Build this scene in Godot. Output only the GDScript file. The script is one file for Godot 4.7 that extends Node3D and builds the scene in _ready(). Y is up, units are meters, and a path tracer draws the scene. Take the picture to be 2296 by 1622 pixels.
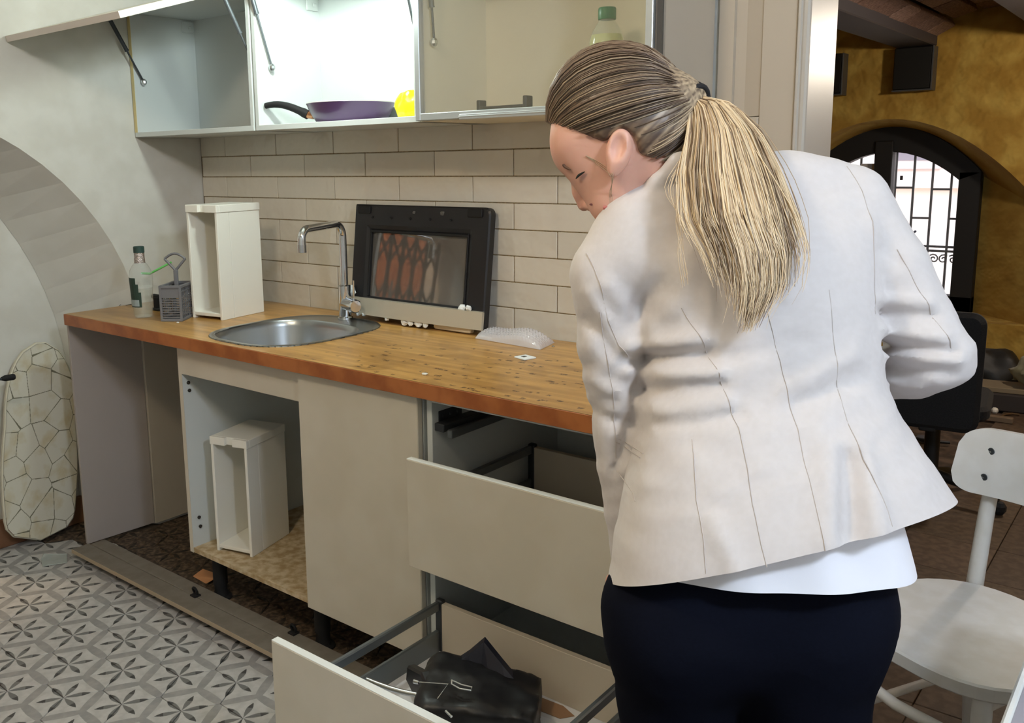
extends Node3D
# A half-dismantled kitchen in an old house, with a woman leaning over a pulled-out drawer.
# Axes: x runs along the tiled back wall, y up, z out of that wall towards the room. Metres.

var mats := {}
var used := {}
var orgs := {}
var meshes := {}
var rng := RandomNumberGenerator.new()
var FIG := Basis.from_euler(Vector3(-0.1694, 0.701, -0.0162))   # the leaning woman's own axes: x to her right, y up her back, z out of her back
var FIG_AT := Vector3(2.795, 0.956, 1.052)

class MB:
	var v := PackedVector3Array()
	var n := PackedVector3Array()
	var c := PackedColorArray()
	var uv := PackedVector2Array()
	var col := Color.WHITE
	var xf := Transform3D.IDENTITY
	var colored := false
	func tri(a: Vector3, b: Vector3, d: Vector3, na: Vector3, nb: Vector3, nd: Vector3, ua := Vector2.ZERO, ub := Vector2.ZERO, ud := Vector2.ZERO) -> void:
		if (b - a).cross(d - a).dot(na + nb + nd) > 0.0:
			var t := b; b = d; d = t
			t = nb; nb = nd; nd = t
			var s := ub; ub = ud; ud = s
		v.append(xf * a); v.append(xf * b); v.append(xf * d)
		var bs := xf.basis
		n.append((bs * na).normalized()); n.append((bs * nb).normalized()); n.append((bs * nd).normalized())
		uv.append(ua); uv.append(ub); uv.append(ud)
		c.append(col); c.append(col); c.append(col)
	func flat(a: Vector3, b: Vector3, d: Vector3, out: Vector3) -> void:
		var k := (b - a).cross(d - a)
		if k.length_squared() < 1e-16: return
		k = k.normalized()
		if k.dot(out) < 0.0: k = -k
		tri(a, b, d, k, k, k)
	func quad(a: Vector3, b: Vector3, d: Vector3, e: Vector3, out: Vector3) -> void:
		flat(a, b, d, out); flat(a, d, e, out)
	func quad_uv(a: Vector3, b: Vector3, d: Vector3, e: Vector3, out: Vector3, ua: Vector2, ub: Vector2, ud: Vector2, ue: Vector2) -> void:
		tri(a, b, d, out, out, out, ua, ub, ud); tri(a, d, e, out, out, out, ua, ud, ue)
	# a box with chamfered edges between two corners
	func box(lo: Vector3, hi: Vector3, bev := 0.0) -> void:
		var m := (lo + hi) / 2.0
		var h := (hi - lo) / 2.0
		bev = minf(bev, minf(h.x, minf(h.y, h.z)) * 0.9)
		var q := h - Vector3.ONE * bev
		for s in [-1.0, 1.0]:
			quad(m + Vector3(s * h.x, -q.y, -q.z), m + Vector3(s * h.x, q.y, -q.z), m + Vector3(s * h.x, q.y, q.z), m + Vector3(s * h.x, -q.y, q.z), Vector3(s, 0, 0))
			quad(m + Vector3(-q.x, s * h.y, -q.z), m + Vector3(q.x, s * h.y, -q.z), m + Vector3(q.x, s * h.y, q.z), m + Vector3(-q.x, s * h.y, q.z), Vector3(0, s, 0))
			quad(m + Vector3(-q.x, -q.y, s * h.z), m + Vector3(q.x, -q.y, s * h.z), m + Vector3(q.x, q.y, s * h.z), m + Vector3(-q.x, q.y, s * h.z), Vector3(0, 0, s))
		if bev <= 0.0: return
		for s in [-1.0, 1.0]:
			for t in [-1.0, 1.0]:
				quad(m + Vector3(s * h.x, t * q.y, -q.z), m + Vector3(s * q.x, t * h.y, -q.z), m + Vector3(s * q.x, t * h.y, q.z), m + Vector3(s * h.x, t * q.y, q.z), Vector3(s, t, 0))
				quad(m + Vector3(s * h.x, -q.y, t * q.z), m + Vector3(s * q.x, -q.y, t * h.z), m + Vector3(s * q.x, q.y, t * h.z), m + Vector3(s * h.x, q.y, t * q.z), Vector3(s, 0, t))
				quad(m + Vector3(-q.x, s * h.y, t * q.z), m + Vector3(-q.x, s * q.y, t * h.z), m + Vector3(q.x, s * q.y, t * h.z), m + Vector3(q.x, s * h.y, t * q.z), Vector3(0, s, t))
				for u in [-1.0, 1.0]:
					flat(m + Vector3(s * h.x, t * q.y, u * q.z), m + Vector3(s * q.x, t * h.y, u * q.z), m + Vector3(s * q.x, t * q.y, u * h.z), Vector3(s, t, u))
	func tube(p: Array, r: Array, sides := 10, caps := true) -> void:
		var k := p.size()
		var rings := []
		var up := Vector3.UP
		var d0: Vector3 = (p[1] - p[0]).normalized()
		if absf(d0.dot(up)) > 0.9: up = Vector3.RIGHT
		var x := d0.cross(up).normalized()
		for i in k:
			var d: Vector3 = (p[mini(i + 1, k - 1)] - p[maxi(i - 1, 0)]).normalized()
			x = (x - d * x.dot(d)).normalized()
			var y := d.cross(x)
			var ring := []
			var rr: float = r[mini(i, r.size() - 1)]
			for j in sides:
				var a := TAU * j / sides
				var o := x * cos(a) + y * sin(a)
				ring.append([p[i] + o * rr, o])
			rings.append(ring)
		for i in k - 1:
			for j in sides:
				var a = rings[i][j]; var b = rings[i][(j + 1) % sides]; var cc = rings[i + 1][(j + 1) % sides]; var e = rings[i + 1][j]
				tri(a[0], b[0], cc[0], a[1], b[1], cc[1]); tri(a[0], cc[0], e[0], a[1], cc[1], e[1])
		if caps:
			for i in [0, k - 1]:
				var out: Vector3 = (p[0] - p[1]) if i == 0 else (p[k - 1] - p[k - 2])
				for j in sides:
					flat(p[i], rings[i][j][0], rings[i][(j + 1) % sides][0], out)
	# a turned shape: profile of (radius, height) round a vertical axis at "at"
	func lathe(at: Vector3, prof: Array, segs := 24) -> void:
		var k := prof.size()
		for i in k - 1:
			var a: Vector2 = prof[i]; var b: Vector2 = prof[i + 1]
			if a.is_equal_approx(b): continue
			var t := (b - a).normalized()
			var nr := Vector2(t.y, -t.x)
			var na := nr; var nb := nr
			if i > 0:
				var t0: Vector2 = (a - prof[i - 1]).normalized()
				if t0.dot(t) > 0.75: na = (nr + Vector2(t0.y, -t0.x)).normalized()
			if i < k - 2:
				var t1: Vector2 = (prof[i + 2] - b).normalized()
				if t1.dot(t) > 0.75: nb = (nr + Vector2(t1.y, -t1.x)).normalized()
			for j in segs:
				var p := Vector3(cos(TAU * j / segs), 0, sin(TAU * j / segs)); var q := Vector3(cos(TAU * (j + 1) / segs), 0, sin(TAU * (j + 1) / segs))
				var A := at + p * a.x + Vector3.UP * a.y; var B := at + q * a.x + Vector3.UP * a.y
				var D := at + q * b.x + Vector3.UP * b.y; var E := at + p * b.x + Vector3.UP * b.y
				var nA := p * na.x + Vector3.UP * na.y; var nB := q * na.x + Vector3.UP * na.y
				var nD := q * nb.x + Vector3.UP * nb.y; var nE := p * nb.x + Vector3.UP * nb.y
				tri(A, B, D, nA, nB, nD); tri(A, D, E, nA, nD, nE)
	# an outline in the x-y plane, pushed out from z0 to z1, its rim chamfered
	func prism(o: PackedVector2Array, z0: float, z1: float, bev := 0.0) -> void:
		var k := o.size()
		var mid := Vector2.ZERO
		for q in o: mid += q / k
		var inn := PackedVector2Array()
		for i in k:
			var t := (o[(i + 1) % k] - o[(i + k - 1) % k]).normalized()
			var nn := Vector2(t.y, -t.x)
			if nn.dot(o[i] - mid) < 0.0: nn = -nn
			inn.append(o[i] - nn * bev)
		var idx := Geometry2D.triangulate_polygon(inn)
		for i in range(0, idx.size(), 3):
			for z in [z0, z1]:
				flat(Vector3(inn[idx[i]].x, inn[idx[i]].y, z), Vector3(inn[idx[i + 1]].x, inn[idx[i + 1]].y, z), Vector3(inn[idx[i + 2]].x, inn[idx[i + 2]].y, z), Vector3(0, 0, -1 if z == z0 else 1))
		var zb := bev * signf(z1 - z0)
		for i in k:
			var j := (i + 1) % k
			var a := o[i]; var b := o[j]
			var t := (b - a).normalized()
			var nn := Vector3(t.y, -t.x, 0)
			if Vector2(nn.x, nn.y).dot((a + b) / 2 - mid) < 0.0: nn = -nn
			quad(Vector3(a.x, a.y, z0 + zb), Vector3(b.x, b.y, z0 + zb), Vector3(b.x, b.y, z1 - zb), Vector3(a.x, a.y, z1 - zb), nn)
			if bev > 0.0:
				quad(Vector3(a.x, a.y, z1 - zb), Vector3(b.x, b.y, z1 - zb), Vector3(inn[j].x, inn[j].y, z1), Vector3(inn[i].x, inn[i].y, z1), nn + Vector3(0, 0, 1))
				quad(Vector3(a.x, a.y, z0 + zb), Vector3(b.x, b.y, z0 + zb), Vector3(inn[j].x, inn[j].y, z0), Vector3(inn[i].x, inn[i].y, z0), nn - Vector3(0, 0, 1))
	func blob(at: Vector3, r: Vector3, rnd: RandomNumberGenerator, rough := 0.25) -> void:
		var g := []
		for i in 6:
			var row := []
			for j in 9:
				var la := -PI / 2 + PI * i / 5.0; var lo := TAU * j / 9.0
				row.append(at + Vector3(cos(la) * cos(lo), sin(la), cos(la) * sin(lo)) * r * (1.0 + rnd.randf_range(-rough, rough)))
			g.append(row)
		for j in 9:
			g[0][j] = g[0][0]; g[5][j] = g[5][0]
		for i in 5:
			for j in 9:
				var k := (j + 1) % 9
				quad(g[i][j], g[i][k], g[i + 1][k], g[i + 1][j], (g[i][j] + g[i + 1][k]) / 2 - at)
	func mesh(org: Vector3) -> ArrayMesh:
		var a := []
		a.resize(Mesh.ARRAY_MAX)
		var w := v.duplicate()
		for i in w.size(): w[i] -= org
		a[Mesh.ARRAY_VERTEX] = w; a[Mesh.ARRAY_NORMAL] = n; a[Mesh.ARRAY_TEX_UV] = uv
		if colored: a[Mesh.ARRAY_COLOR] = c
		var m := ArrayMesh.new()
		m.add_surface_from_arrays(Mesh.PRIMITIVE_TRIANGLES, a)
		return m

func rrect(w: float, h: float, r: float, seg := 5, at := Vector2.ZERO) -> PackedVector2Array:
	var o := PackedVector2Array()
	var cs := [Vector2(w / 2 - r, h / 2 - r), Vector2(-w / 2 + r, h / 2 - r), Vector2(-w / 2 + r, -h / 2 + r), Vector2(w / 2 - r, -h / 2 + r)]
	for q in 4:
		for i in seg + 1:
			var a := PI / 2 * (q + float(i) / seg)
			o.append(at + cs[q] + Vector2(cos(a), sin(a)) * r)
	return o

func numbered(called: String) -> String:
	used[called] = used.get(called, 0) + 1
	return called if used[called] == 1 else "%s_%03d" % [called, used[called] - 1]

func thing(called: String, label: String, category: String, at: Vector3, group := "") -> Node3D:
	var o := Node3D.new()
	o.name = numbered(called)
	o.position = at
	add_child(o)
	orgs[o] = at
	o.set_meta("label", label); o.set_meta("category", category)
	if group: o.set_meta("group", group)
	return o

func part(called: String, mb: MB, m: Material, parent: Node3D, label := "") -> MeshInstance3D:
	var o := MeshInstance3D.new()
	o.name = called
	o.mesh = mb.mesh(orgs.get(parent, Vector3.ZERO))
	o.material_override = m
	parent.add_child(o, true)
	orgs[o] = orgs.get(parent, Vector3.ZERO)
	if label: o.set_meta("label", label)
	return o

func holder(called: String, parent: Node3D) -> Node3D:
	var o := Node3D.new()
	o.name = called
	parent.add_child(o, true)
	orgs[o] = orgs.get(parent, Vector3.ZERO)
	return o

# a thing that is one mesh
func single(called: String, mb: MB, m: Material, label: String, category: String, at: Vector3, group := "") -> MeshInstance3D:
	var o := MeshInstance3D.new()
	o.name = numbered(called)
	o.mesh = mb.mesh(at)
	o.material_override = m
	o.position = at
	add_child(o)
	orgs[o] = at
	o.set_meta("label", label); o.set_meta("category", category)
	if group: o.set_meta("group", group)
	return o

func struct(called: String, mb: MB, m: Material, label: String, category := "wall") -> MeshInstance3D:
	var o := single(called, mb, m, label, category, Vector3.ZERO)
	o.set_meta("kind", "structure")
	return o

func col(r: int, g: int, b: int) -> Color:
	return Color(r / 255.0, g / 255.0, b / 255.0)

func mat(key: String, c: Color, rough := 0.6, metal := 0.0) -> StandardMaterial3D:
	if mats.has(key): return mats[key]
	var m := StandardMaterial3D.new()
	m.albedo_color = c; m.roughness = rough; m.metallic = metal
	m.cull_mode = BaseMaterial3D.CULL_DISABLED
	mats[key] = m
	return m

# mottles a material with noise in world space: tones "lo" to 1 of its colour
func mottle(m: StandardMaterial3D, lo: Color, freq: float, scale: float, octaves := 4, seed_ := 1, hi := Color.WHITE) -> StandardMaterial3D:
	var f := FastNoiseLite.new()
	f.seed = seed_; f.frequency = freq; f.fractal_octaves = octaves; f.noise_type = FastNoiseLite.TYPE_SIMPLEX_SMOOTH
	var t := NoiseTexture2D.new()
	t.width = 256; t.height = 256; t.seamless = true; t.noise = f
	var g := Gradient.new()
	g.set_color(0, lo); g.set_color(1, hi)
	g.set_offset(0, 0.25); g.set_offset(1, 0.75)
	t.color_ramp = g
	m.albedo_texture = t
	m.uv1_triplanar = true; m.uv1_world_triplanar = true
	m.uv1_scale = Vector3.ONE * scale
	return m

func relief(m: StandardMaterial3D, freq: float, strength: float, scale: float, seed_ := 3) -> StandardMaterial3D:
	var f := FastNoiseLite.new()
	f.seed = seed_; f.frequency = freq; f.fractal_octaves = 3
	var t := NoiseTexture2D.new()
	t.width = 256; t.height = 256; t.seamless = true; t.noise = f; t.as_normal_map = true; t.bump_strength = strength
	m.normal_enabled = true; m.normal_texture = t
	m.uv1_triplanar = true; m.uv1_world_triplanar = true
	m.uv1_scale = Vector3.ONE * scale
	return m

func img_tex(im: Image) -> ImageTexture:
	im.generate_mipmaps()
	return ImageTexture.create_from_image(im)

# ------------------------------------------------------------------ implicit surfaces
var vox := {}
class Bones:
	var a := []; var ab := []; var inv := []; var ra := []; var rb := []; var k := []
	func add(p: Vector3, q: Vector3, r0: float, r1: float, kk := 0.02) -> void:
		a.append(p); ab.append(q - p); inv.append(1.0 / maxf((q - p).length_squared(), 1e-9)); ra.append(r0); rb.append(r1); k.append(kk)
	func chain(p: Array, r: Array, kk := 0.02) -> void:
		for i in p.size() - 1: add(p[i], p[i + 1], r[i], r[i + 1], kk)
	func dist(p: Vector3, d := 1e3) -> float:
		for i in a.size():
			var pa: Vector3 = p - a[i]
			var t := clampf(pa.dot(ab[i]) * inv[i], 0.0, 1.0)
			var e: float = (pa - ab[i] * t).length() - lerpf(ra[i], rb[i], t)
			var kk: float = k[i]
			if e > d + kk: continue
			if e < d - kk: d = e
			else:
				var h := kk - absf(d - e)
				d = minf(d, e) - h * h / (4.0 * kk)
		return d

func smin(a: float, b: float, k: float) -> float:
	var h := maxf(k - absf(a - b), 0.0) / k
	return minf(a, b) - h * h * k * 0.25
func smax(a: float, b: float, k: float) -> float:
	return -smin(-a, -b, k)
func ellipsoid(p: Vector3, c: Vector3, b: Basis, r: Vector3) -> float:
	var q := (p - c) * b
	var k0 := (q / r).length()
	var k1 := (q / (r * r)).length()
	return k0 * (k0 - 1.0) / maxf(k1, 1e-6)
# a smooth curve through the points, n steps between each two
func curve(p: Array, n := 5) -> Array:
	var o := []
	for i in p.size() - 1:
		for k in n:
			o.append((p[i] as Vector3).cubic_interpolate(p[i + 1], p[maxi(i - 1, 0)], p[mini(i + 2, p.size() - 1)], float(k) / n))
	o.append(p[-1])
	return o

func seg2(p: Vector2, a: Vector2, b: Vector2) -> float:
	var ab := b - a
	return (p - a - ab * clampf((p - a).dot(ab) / ab.length_squared(), 0, 1)).length()

# surface nets over the field f between lo and hi; adds smooth triangles to mb (placed by mb.xf), coloured by paint
func net(mb: MB, f: Callable, lo: Vector3, hi: Vector3, c: float, paint = null, clip = null) -> void:
	var C := c * 4.0
	var nx := int(ceil((hi.x - lo.x) / C)); var ny := int(ceil((hi.y - lo.y) / C)); var nz := int(ceil((hi.z - lo.z) / C))
	var sx := nx * 4 + 1; var sy := ny * 4 + 1
	var dy := sx; var dz := sx * sy
	var val := {}
	var blocks := []
	for bz in nz:
		for by in ny:
			for bx in nx:
				var m := lo + Vector3(bx + 0.5, by + 0.5, bz + 0.5) * C
				if absf(f.call(m)) > C * 1.7: continue
				blocks.append(Vector3i(bx, by, bz))
				for k in 5:
					for j in 5:
						var base := bx * 4 + (by * 4 + j) * dy + (bz * 4 + k) * dz
						for i in 5:
							if not val.has(base + i):
								val[base + i] = f.call(lo + Vector3(bx * 4 + i, by * 4 + j, bz * 4 + k) * c)
	var vid := {}
	var pts := PackedVector3Array()
	var off := [0, 1, dy, dy + 1, dz, dz + 1, dz + dy, dz + dy + 1]
	var cor := [Vector3(0, 0, 0), Vector3(1, 0, 0), Vector3(0, 1, 0), Vector3(1, 1, 0), Vector3(0, 0, 1), Vector3(1, 0, 1), Vector3(0, 1, 1), Vector3(1, 1, 1)]
	var edges := [[0, 1], [2, 3], [4, 5], [6, 7], [0, 2], [1, 3], [4, 6], [5, 7], [0, 4], [1, 5], [2, 6], [3, 7]]
	var cells := []
	for b in blocks:
		for k in 4:
			for j in 4:
				for i in 4:
					var x: int = b.x * 4 + i; var y: int = b.y * 4 + j; var z: int = b.z * 4 + k
					var id := x + y * dy + z * dz
					var s := []
					var neg := 0
					for o in off:
						var q: float = val[id + o]
						s.append(q)
						if q < 0.0: neg += 1
					if neg == 0 or neg == 8: continue
					var sum := Vector3.ZERO
					var cnt := 0
					for e in edges:
						var p: float = s[e[0]]; var q: float = s[e[1]]
						if (p < 0.0) != (q < 0.0):
							sum += cor[e[0]].lerp(cor[e[1]], p / (p - q)); cnt += 1
					vid[id] = pts.size()
					cells.append(id)
					pts.append(lo + (Vector3(x, y, z) + sum / cnt) * c)
	var nor := PackedVector3Array()
	nor.resize(pts.size())
	var tris := PackedInt32Array()
	for id in cells:
		var s0: float = val[id]
		for axis in 3:
			var o: int = [1, dy, dz][axis]; var u: int = [dy, dz, 1][axis]; var w: int = [dz, 1, dy][axis]
			var s1: float = val[id + o]
			if (s0 < 0.0) == (s1 < 0.0): continue
			if not (vid.has(id - u) and vid.has(id - w) and vid.has(id - u - w)): continue
			var A: int = vid[id]; var B: int = vid[id - u]; var D: int = vid[id - u - w]; var E: int = vid[id - w]
			var nn := (pts[B] - pts[A]).cross(pts[D] - pts[A]) + (pts[D] - pts[A]).cross(pts[E] - pts[A])
			var want := Vector3.ZERO
			want[axis] = 1.0 if s0 < 0.0 else -1.0
			if nn.dot(want) < 0.0: nn = -nn
			for q in [A, B, D, E]: nor[q] += nn
			tris.append_array(PackedInt32Array([A, B, D, A, D, E]))
	var tint := PackedColorArray()
	if paint != null:
		for i in pts.size(): tint.append(paint.call(pts[i]))
	for i in range(0, tris.size(), 3):
		var a := tris[i]; var b := tris[i + 1]; var d := tris[i + 2]
		if clip != null:   # cut off below a plane, and close the cut
			var q := [a, b, d]
			var inside := []; var cut := []
			for e in 3:
				var u: Vector3 = pts[q[e]]; var w: Vector3 = pts[q[(e + 1) % 3]]
				var du: float = (u - clip[0]).dot(clip[1]); var dw: float = (w - clip[0]).dot(clip[1])
				if du >= 0.0: inside.append([u, nor[q[e]]])
				if (du >= 0.0) != (dw >= 0.0):
					var share := du / (du - dw)
					inside.append([u.lerp(w, share), nor[q[e]].lerp(nor[q[(e + 1) % 3]], share)]); cut.append(u.lerp(w, share))
			for e in range(1, inside.size() - 1):
				mb.tri(inside[0][0], inside[e][0], inside[e + 1][0], inside[0][1], inside[e][1], inside[e + 1][1])
			if cut.size() == 2: mb.flat(cut[0], cut[1], clip[2], -clip[1])
			continue
		var k := mb.v.size()
		mb.tri(pts[a], pts[b], pts[d], nor[a], nor[b], nor[d])
		if paint != null:
			mb.c[k] = tint[a]
			if mb.v[k + 1].is_equal_approx(mb.xf * pts[b]):
				mb.c[k + 1] = tint[b]; mb.c[k + 2] = tint[d]
			else:
				mb.c[k + 1] = tint[d]; mb.c[k + 2] = tint[b]

func _ready() -> void:
	rng.seed = 7
	# camera
	var cam := Camera3D.new()
	cam.name = "camera"
	cam.position = Vector3(3.2206, 1.4232, 2.1817)
	cam.rotation = Vector3(-0.1694, 0.701, -0.0162)
	cam.projection = Camera3D.PROJECTION_FRUSTUM
	cam.near = 0.05; cam.far = 200.0
	cam.size = 0.05 * 1622.0 / 2022.4
	cam.frustum_offset = Vector2(145.1, -103.1) / 2022.4 * 0.05
	add_child(cam)
	cam.current = true
	# sky and exposure
	var sm := ProceduralSkyMaterial.new()
	sm.sky_top_color = col(190, 205, 225); sm.sky_horizon_color = col(235, 238, 242)
	sm.ground_bottom_color = col(150, 145, 140); sm.ground_horizon_color = col(225, 225, 225)
	sm.energy_multiplier = 5.0
	sm.sun_angle_max = 1.0
	var sky := Sky.new()
	sky.sky_material = sm
	var env := Environment.new()
	env.background_mode = Environment.BG_SKY
	env.sky = sky
	env.tonemap_mode = Environment.TONE_MAPPER_LINEAR
	env.tonemap_exposure = 1.0
	env.sdfgi_enabled = true; env.ssao_enabled = true; env.ssil_enabled = true
	var we := WorldEnvironment.new()
	we.name = "world"
	we.environment = env
	add_child(we)
	# lamps: a round ceiling lamp close to the wall cabinets, and a lamp over the camera's right shoulder
	ceiling_lamp(Vector3(1.25, 2.0, 0.48), 0.05, 0.52, Color(0.94, 1.0, 0.97), "small white globe lamp hanging in front of the middle wall cabinet")
	ceiling_lamp(Vector3(4.1, 2.3, 1.7), 0.14, 2.2, Color(0.86, 0.92, 1.0), "white globe ceiling lamp above the white table")
	ceiling_lamp(Vector3(2.1, 2.42, 2.1), 0.12, 1.05, Color(1.0, 0.92, 0.80), "warm globe ceiling lamp in the middle of the kitchen")
	ceiling_lamp(Vector3(3.2, 1.95, -2.6), 0.08, 1.5, Color(1.0, 0.94, 0.86), "warm globe lamp hanging in the old room beyond the opening")

	materials()
	shell()
	floor_tiles()
	niche()
	far_room()
	base_units()
	wall_cabinets()
	worktop_things()
	floor_things()
	white_chair()
	office_chair()
	table()
	woman()

func ceiling_lamp(at: Vector3, r: float, energy: float, tone: Color, label: String) -> void:
	var t := thing("ceiling_lamp", label, "lamp", at)
	var g := StandardMaterial3D.new()
	g.albedo_color = Color(0.9, 0.9, 0.88)
	g.emission_enabled = true; g.emission = tone; g.emission_energy_multiplier = 1.5
	var mb := MB.new()
	var prof := []
	for k in 13: prof.append(Vector2(maxf(r * sin(PI * k / 12.0), 0.0005), -r * cos(PI * k / 12.0)))
	mb.lathe(at, prof, 24)
	part("globe", mb, g, t)
	mb = MB.new()
	mb.lathe(at, [Vector2(r * 0.4, r * 0.93), Vector2(r * 0.4, r * 1.15), Vector2(0.012, r * 1.25), Vector2(0.012, (2.9 if at.x < -0.2 else (2.6 if at.z > -0.2 else 2.2)) - at.y)], 16)
	part("fitting", mb, mat("lamp_fitting", col(225, 225, 222), 0.4), t)
	var l := OmniLight3D.new()
	l.name = "glow"
	l.light_energy = energy
	l.light_color = tone
	l.light_size = r * 0.9
	l.omni_range = 12.0
	l.omni_attenuation = 2.0
	l.shadow_enabled = true
	t.add_child(l)

func materials() -> void:
	mottle(mat("plaster", col(210, 209, 202), 0.85), Color(0.965, 0.962, 0.955), 0.02, 1.2, 4)
	mat("cab_white", col(226, 221, 206), 0.35)
	mottle(mat("front_white", col(208, 202, 187), 0.3), Color(0.98, 0.975, 0.965), 0.012, 1.5, 3, 5)
	mat("inner_white", col(204, 209, 207), 0.45)
	mat("inner_cream", col(224, 217, 194), 0.45)
	mat("yellowed", col(214, 196, 140), 0.5)
	mat("edge_white", col(232, 236, 234), 0.35)
	mat("box_white", col(236, 234, 224), 0.4)
	mat("grey_panel", col(170, 162, 156), 0.5)
	mat("black", col(22, 22, 22), 0.5)
	mat("rubber", col(15, 15, 16), 0.75)
	mat("dark_steel", col(70, 74, 78), 0.4, 0.7)
	mat("rail_steel", col(120, 126, 130), 0.38, 0.75)
	mat("steel", col(200, 203, 205), 0.26, 1.0)
	mat("chrome", col(225, 228, 232), 0.06, 1.0)
	mat("alu", col(205, 210, 212), 0.35, 0.8)
	mat("foam", col(232, 236, 235), 0.9)
	mat("gloss_paint", col(190, 184, 174), 0.36)
	mat("matt_paint", col(190, 178, 160), 0.55)
	mottle(mat("plinth", col(128, 122, 112), 0.5), Color(0.94, 0.93, 0.92), 0.02, 3.0, 4, 9)

# ------------------------------------------------------------------ the setting
func shell() -> void:
	var pl: Material = mats.plaster
	var mb := MB.new()
	mb.box(Vector3(-0.42, -0.12, -0.25), Vector3(5.2, -0.006, 4.2))
	struct("floor", mb, mottle(mat("floor_base", col(96, 84, 70), 0.7), Color(0.7, 0.68, 0.66), 0.03, 2.0), "cement floor under the patterned tiles of the kitchen", "floor")
	mb = MB.new()
	mb.box(Vector3(-2.0, 2.6, -0.25), Vector3(5.2, 2.72, 4.2))
	struct("ceiling", mb, pl, "plain white plaster ceiling over the kitchen", "ceiling")
	mb = MB.new()
	mb.box(Vector3(-0.6, 0, -0.25), Vector3(2.27, 2.6, -0.008))
	mb.box(Vector3(2.27, 0, -0.19), Vector3(2.46, 2.6, -0.035))
	mb.box(Vector3(2.46, 2.3, -0.19), Vector3(5.2, 2.6, -0.008))
	var wb := struct("wall_back", mb, pl, "cream plaster wall behind the kitchen units, tiled above the worktop")
	# wall tiles, each a piece of its own
	var gm := mottle(mat("grout", col(150, 130, 96), 0.9), Color(0.8, 0.78, 0.72), 0.05, 6.0)
	mb = MB.new()
	mb.box(Vector3(0.1, 0.885, -0.009), Vector3(2.27, 1.5355, -0.0015))
	part("grout_bed", mb, gm, wb)
	var tms := []
	for i in 4:
		var m := mat("wall_tile_%d" % i, [col(216, 209, 194), col(213, 207, 193), col(219, 212, 198), col(210, 204, 190)][i], 0.16)
		relief(m, 0.016, 2.2, 2.6, 11 + i)
		m.normal_scale = 1.0
		tms.append(m)
	var shared := {}
	for r in range(1, 9):
		var y1 := 1.5344 - 0.0787 * (r - 1) - 0.0014
		var y0 := 1.5344 - 0.0787 * r + 0.0014
		if r == 8: y0 = 0.889
		var x := 0.26 + 0.3075 * (0.0 if r % 2 == 1 else 0.5) - 0.3075 * 2
		while x < 2.27:
			var a := maxf(x + 0.0013, 0.103); var b := minf(x + 0.3075 - 0.0013, 2.268)
			x += 0.3075
			if b - a < 0.02: continue
			var key := "%.4f %.4f" % [b - a, y1 - y0]
			if not shared.has(key):
				var t := MB.new()
				t.box(Vector3(-(b - a) / 2, -(y1 - y0) / 2, -0.008), Vector3((b - a) / 2, (y1 - y0) / 2, 0.002), 0.0018)
				shared[key] = t.mesh(Vector3.ZERO)
			var o := MeshInstance3D.new()
			o.name = "wall_tile"
			o.mesh = shared[key]
			o.material_override = tms[rng.randi() % 4]
			o.position = Vector3((a + b) / 2, (y0 + y1) / 2, rng.randf_range(-0.0006, 0.0006))
			o.rotation = Vector3(rng.randf_range(-0.004, 0.004), rng.randf_range(-0.003, 0.003), 0)
			wb.add_child(o, true)
	# panelled white leaf and glossy post at the right end of the tiled wall
	mb = MB.new()
	mb.box(Vector3(2.262, 0.0, -0.034), Vector3(2.30, 2.3, 0.0))
	mb.box(Vector3(2.369, 0.0, -0.034), Vector3(2.452, 2.3, 0.0), 0.002)
	mb.box(Vector3(2.2695, 1.40, -0.034), Vector3(2.369, 1.517, -0.001), 0.002)
	mb.box(Vector3(2.2695, 0.0, -0.034), Vector3(2.369, 0.25, -0.001), 0.002)
	var d1 := struct("door_1", mb, mats.matt_paint, "cream painted panelled leaf beside the wall cabinets", "door")
	mb = MB.new()
	mb.box(Vector3(2.29, 1.517, -0.034), Vector3(2.372, 2.3, -0.013))
	mb.box(Vector3(2.29, 0.25, -0.034), Vector3(2.372, 1.40, -0.013))
	part("door_panel", mb, mats.matt_paint, d1)
	mb = MB.new()
	mb.quad(Vector3(2.3275, 1.519, -0.0128), Vector3(2.3685, 1.519, -0.004), Vector3(2.3685, 2.3, -0.004), Vector3(2.3275, 2.3, -0.0128), Vector3(-0.2, 0, 1))
	mb.box(Vector3(2.3, 1.487, -0.006), Vector3(2.368, 1.5165, 0.0035), 0.003)
	part("panel_moulding", mb, mats.matt_paint, d1)
	mb = MB.new()
	var prof := PackedVector2Array([Vector2(2.453, -0.19), Vector2(2.453, 0.004), Vector2(2.456, 0.008), Vector2(2.461, 0.008), Vector2(2.464, 0.003), Vector2(2.468, 0.005), Vector2(2.475, 0.005), Vector2(2.4795, 0.001), Vector2(2.4805, -0.006), Vector2(2.4805, -0.19)])
	mb.xf = Transform3D(Basis(Vector3.RIGHT, Vector3(0, 0, 1), Vector3(0, -1, 0)), Vector3(0, 2.3, 0))
	mb.prism(prof, 0.0, 2.3)
	struct("trim_1", mb, mats.gloss_paint, "glossy cream painted post at the edge of the opening", "door frame")
	# the rest of the room
	mb = MB.new()
	mb.box(Vector3(-2.0, 0, 4.0), Vector3(5.2, 2.6, 4.2))
	struct("wall_front", mb, pl, "plain cream wall behind the viewer")
	mb = MB.new()
	mb.box(Vector3(5.0, 0, -0.25), Vector3(5.2, 2.6, 4.0))
	struct("wall_right", mb, pl, "plain cream wall at the far right of the kitchen")

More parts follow.
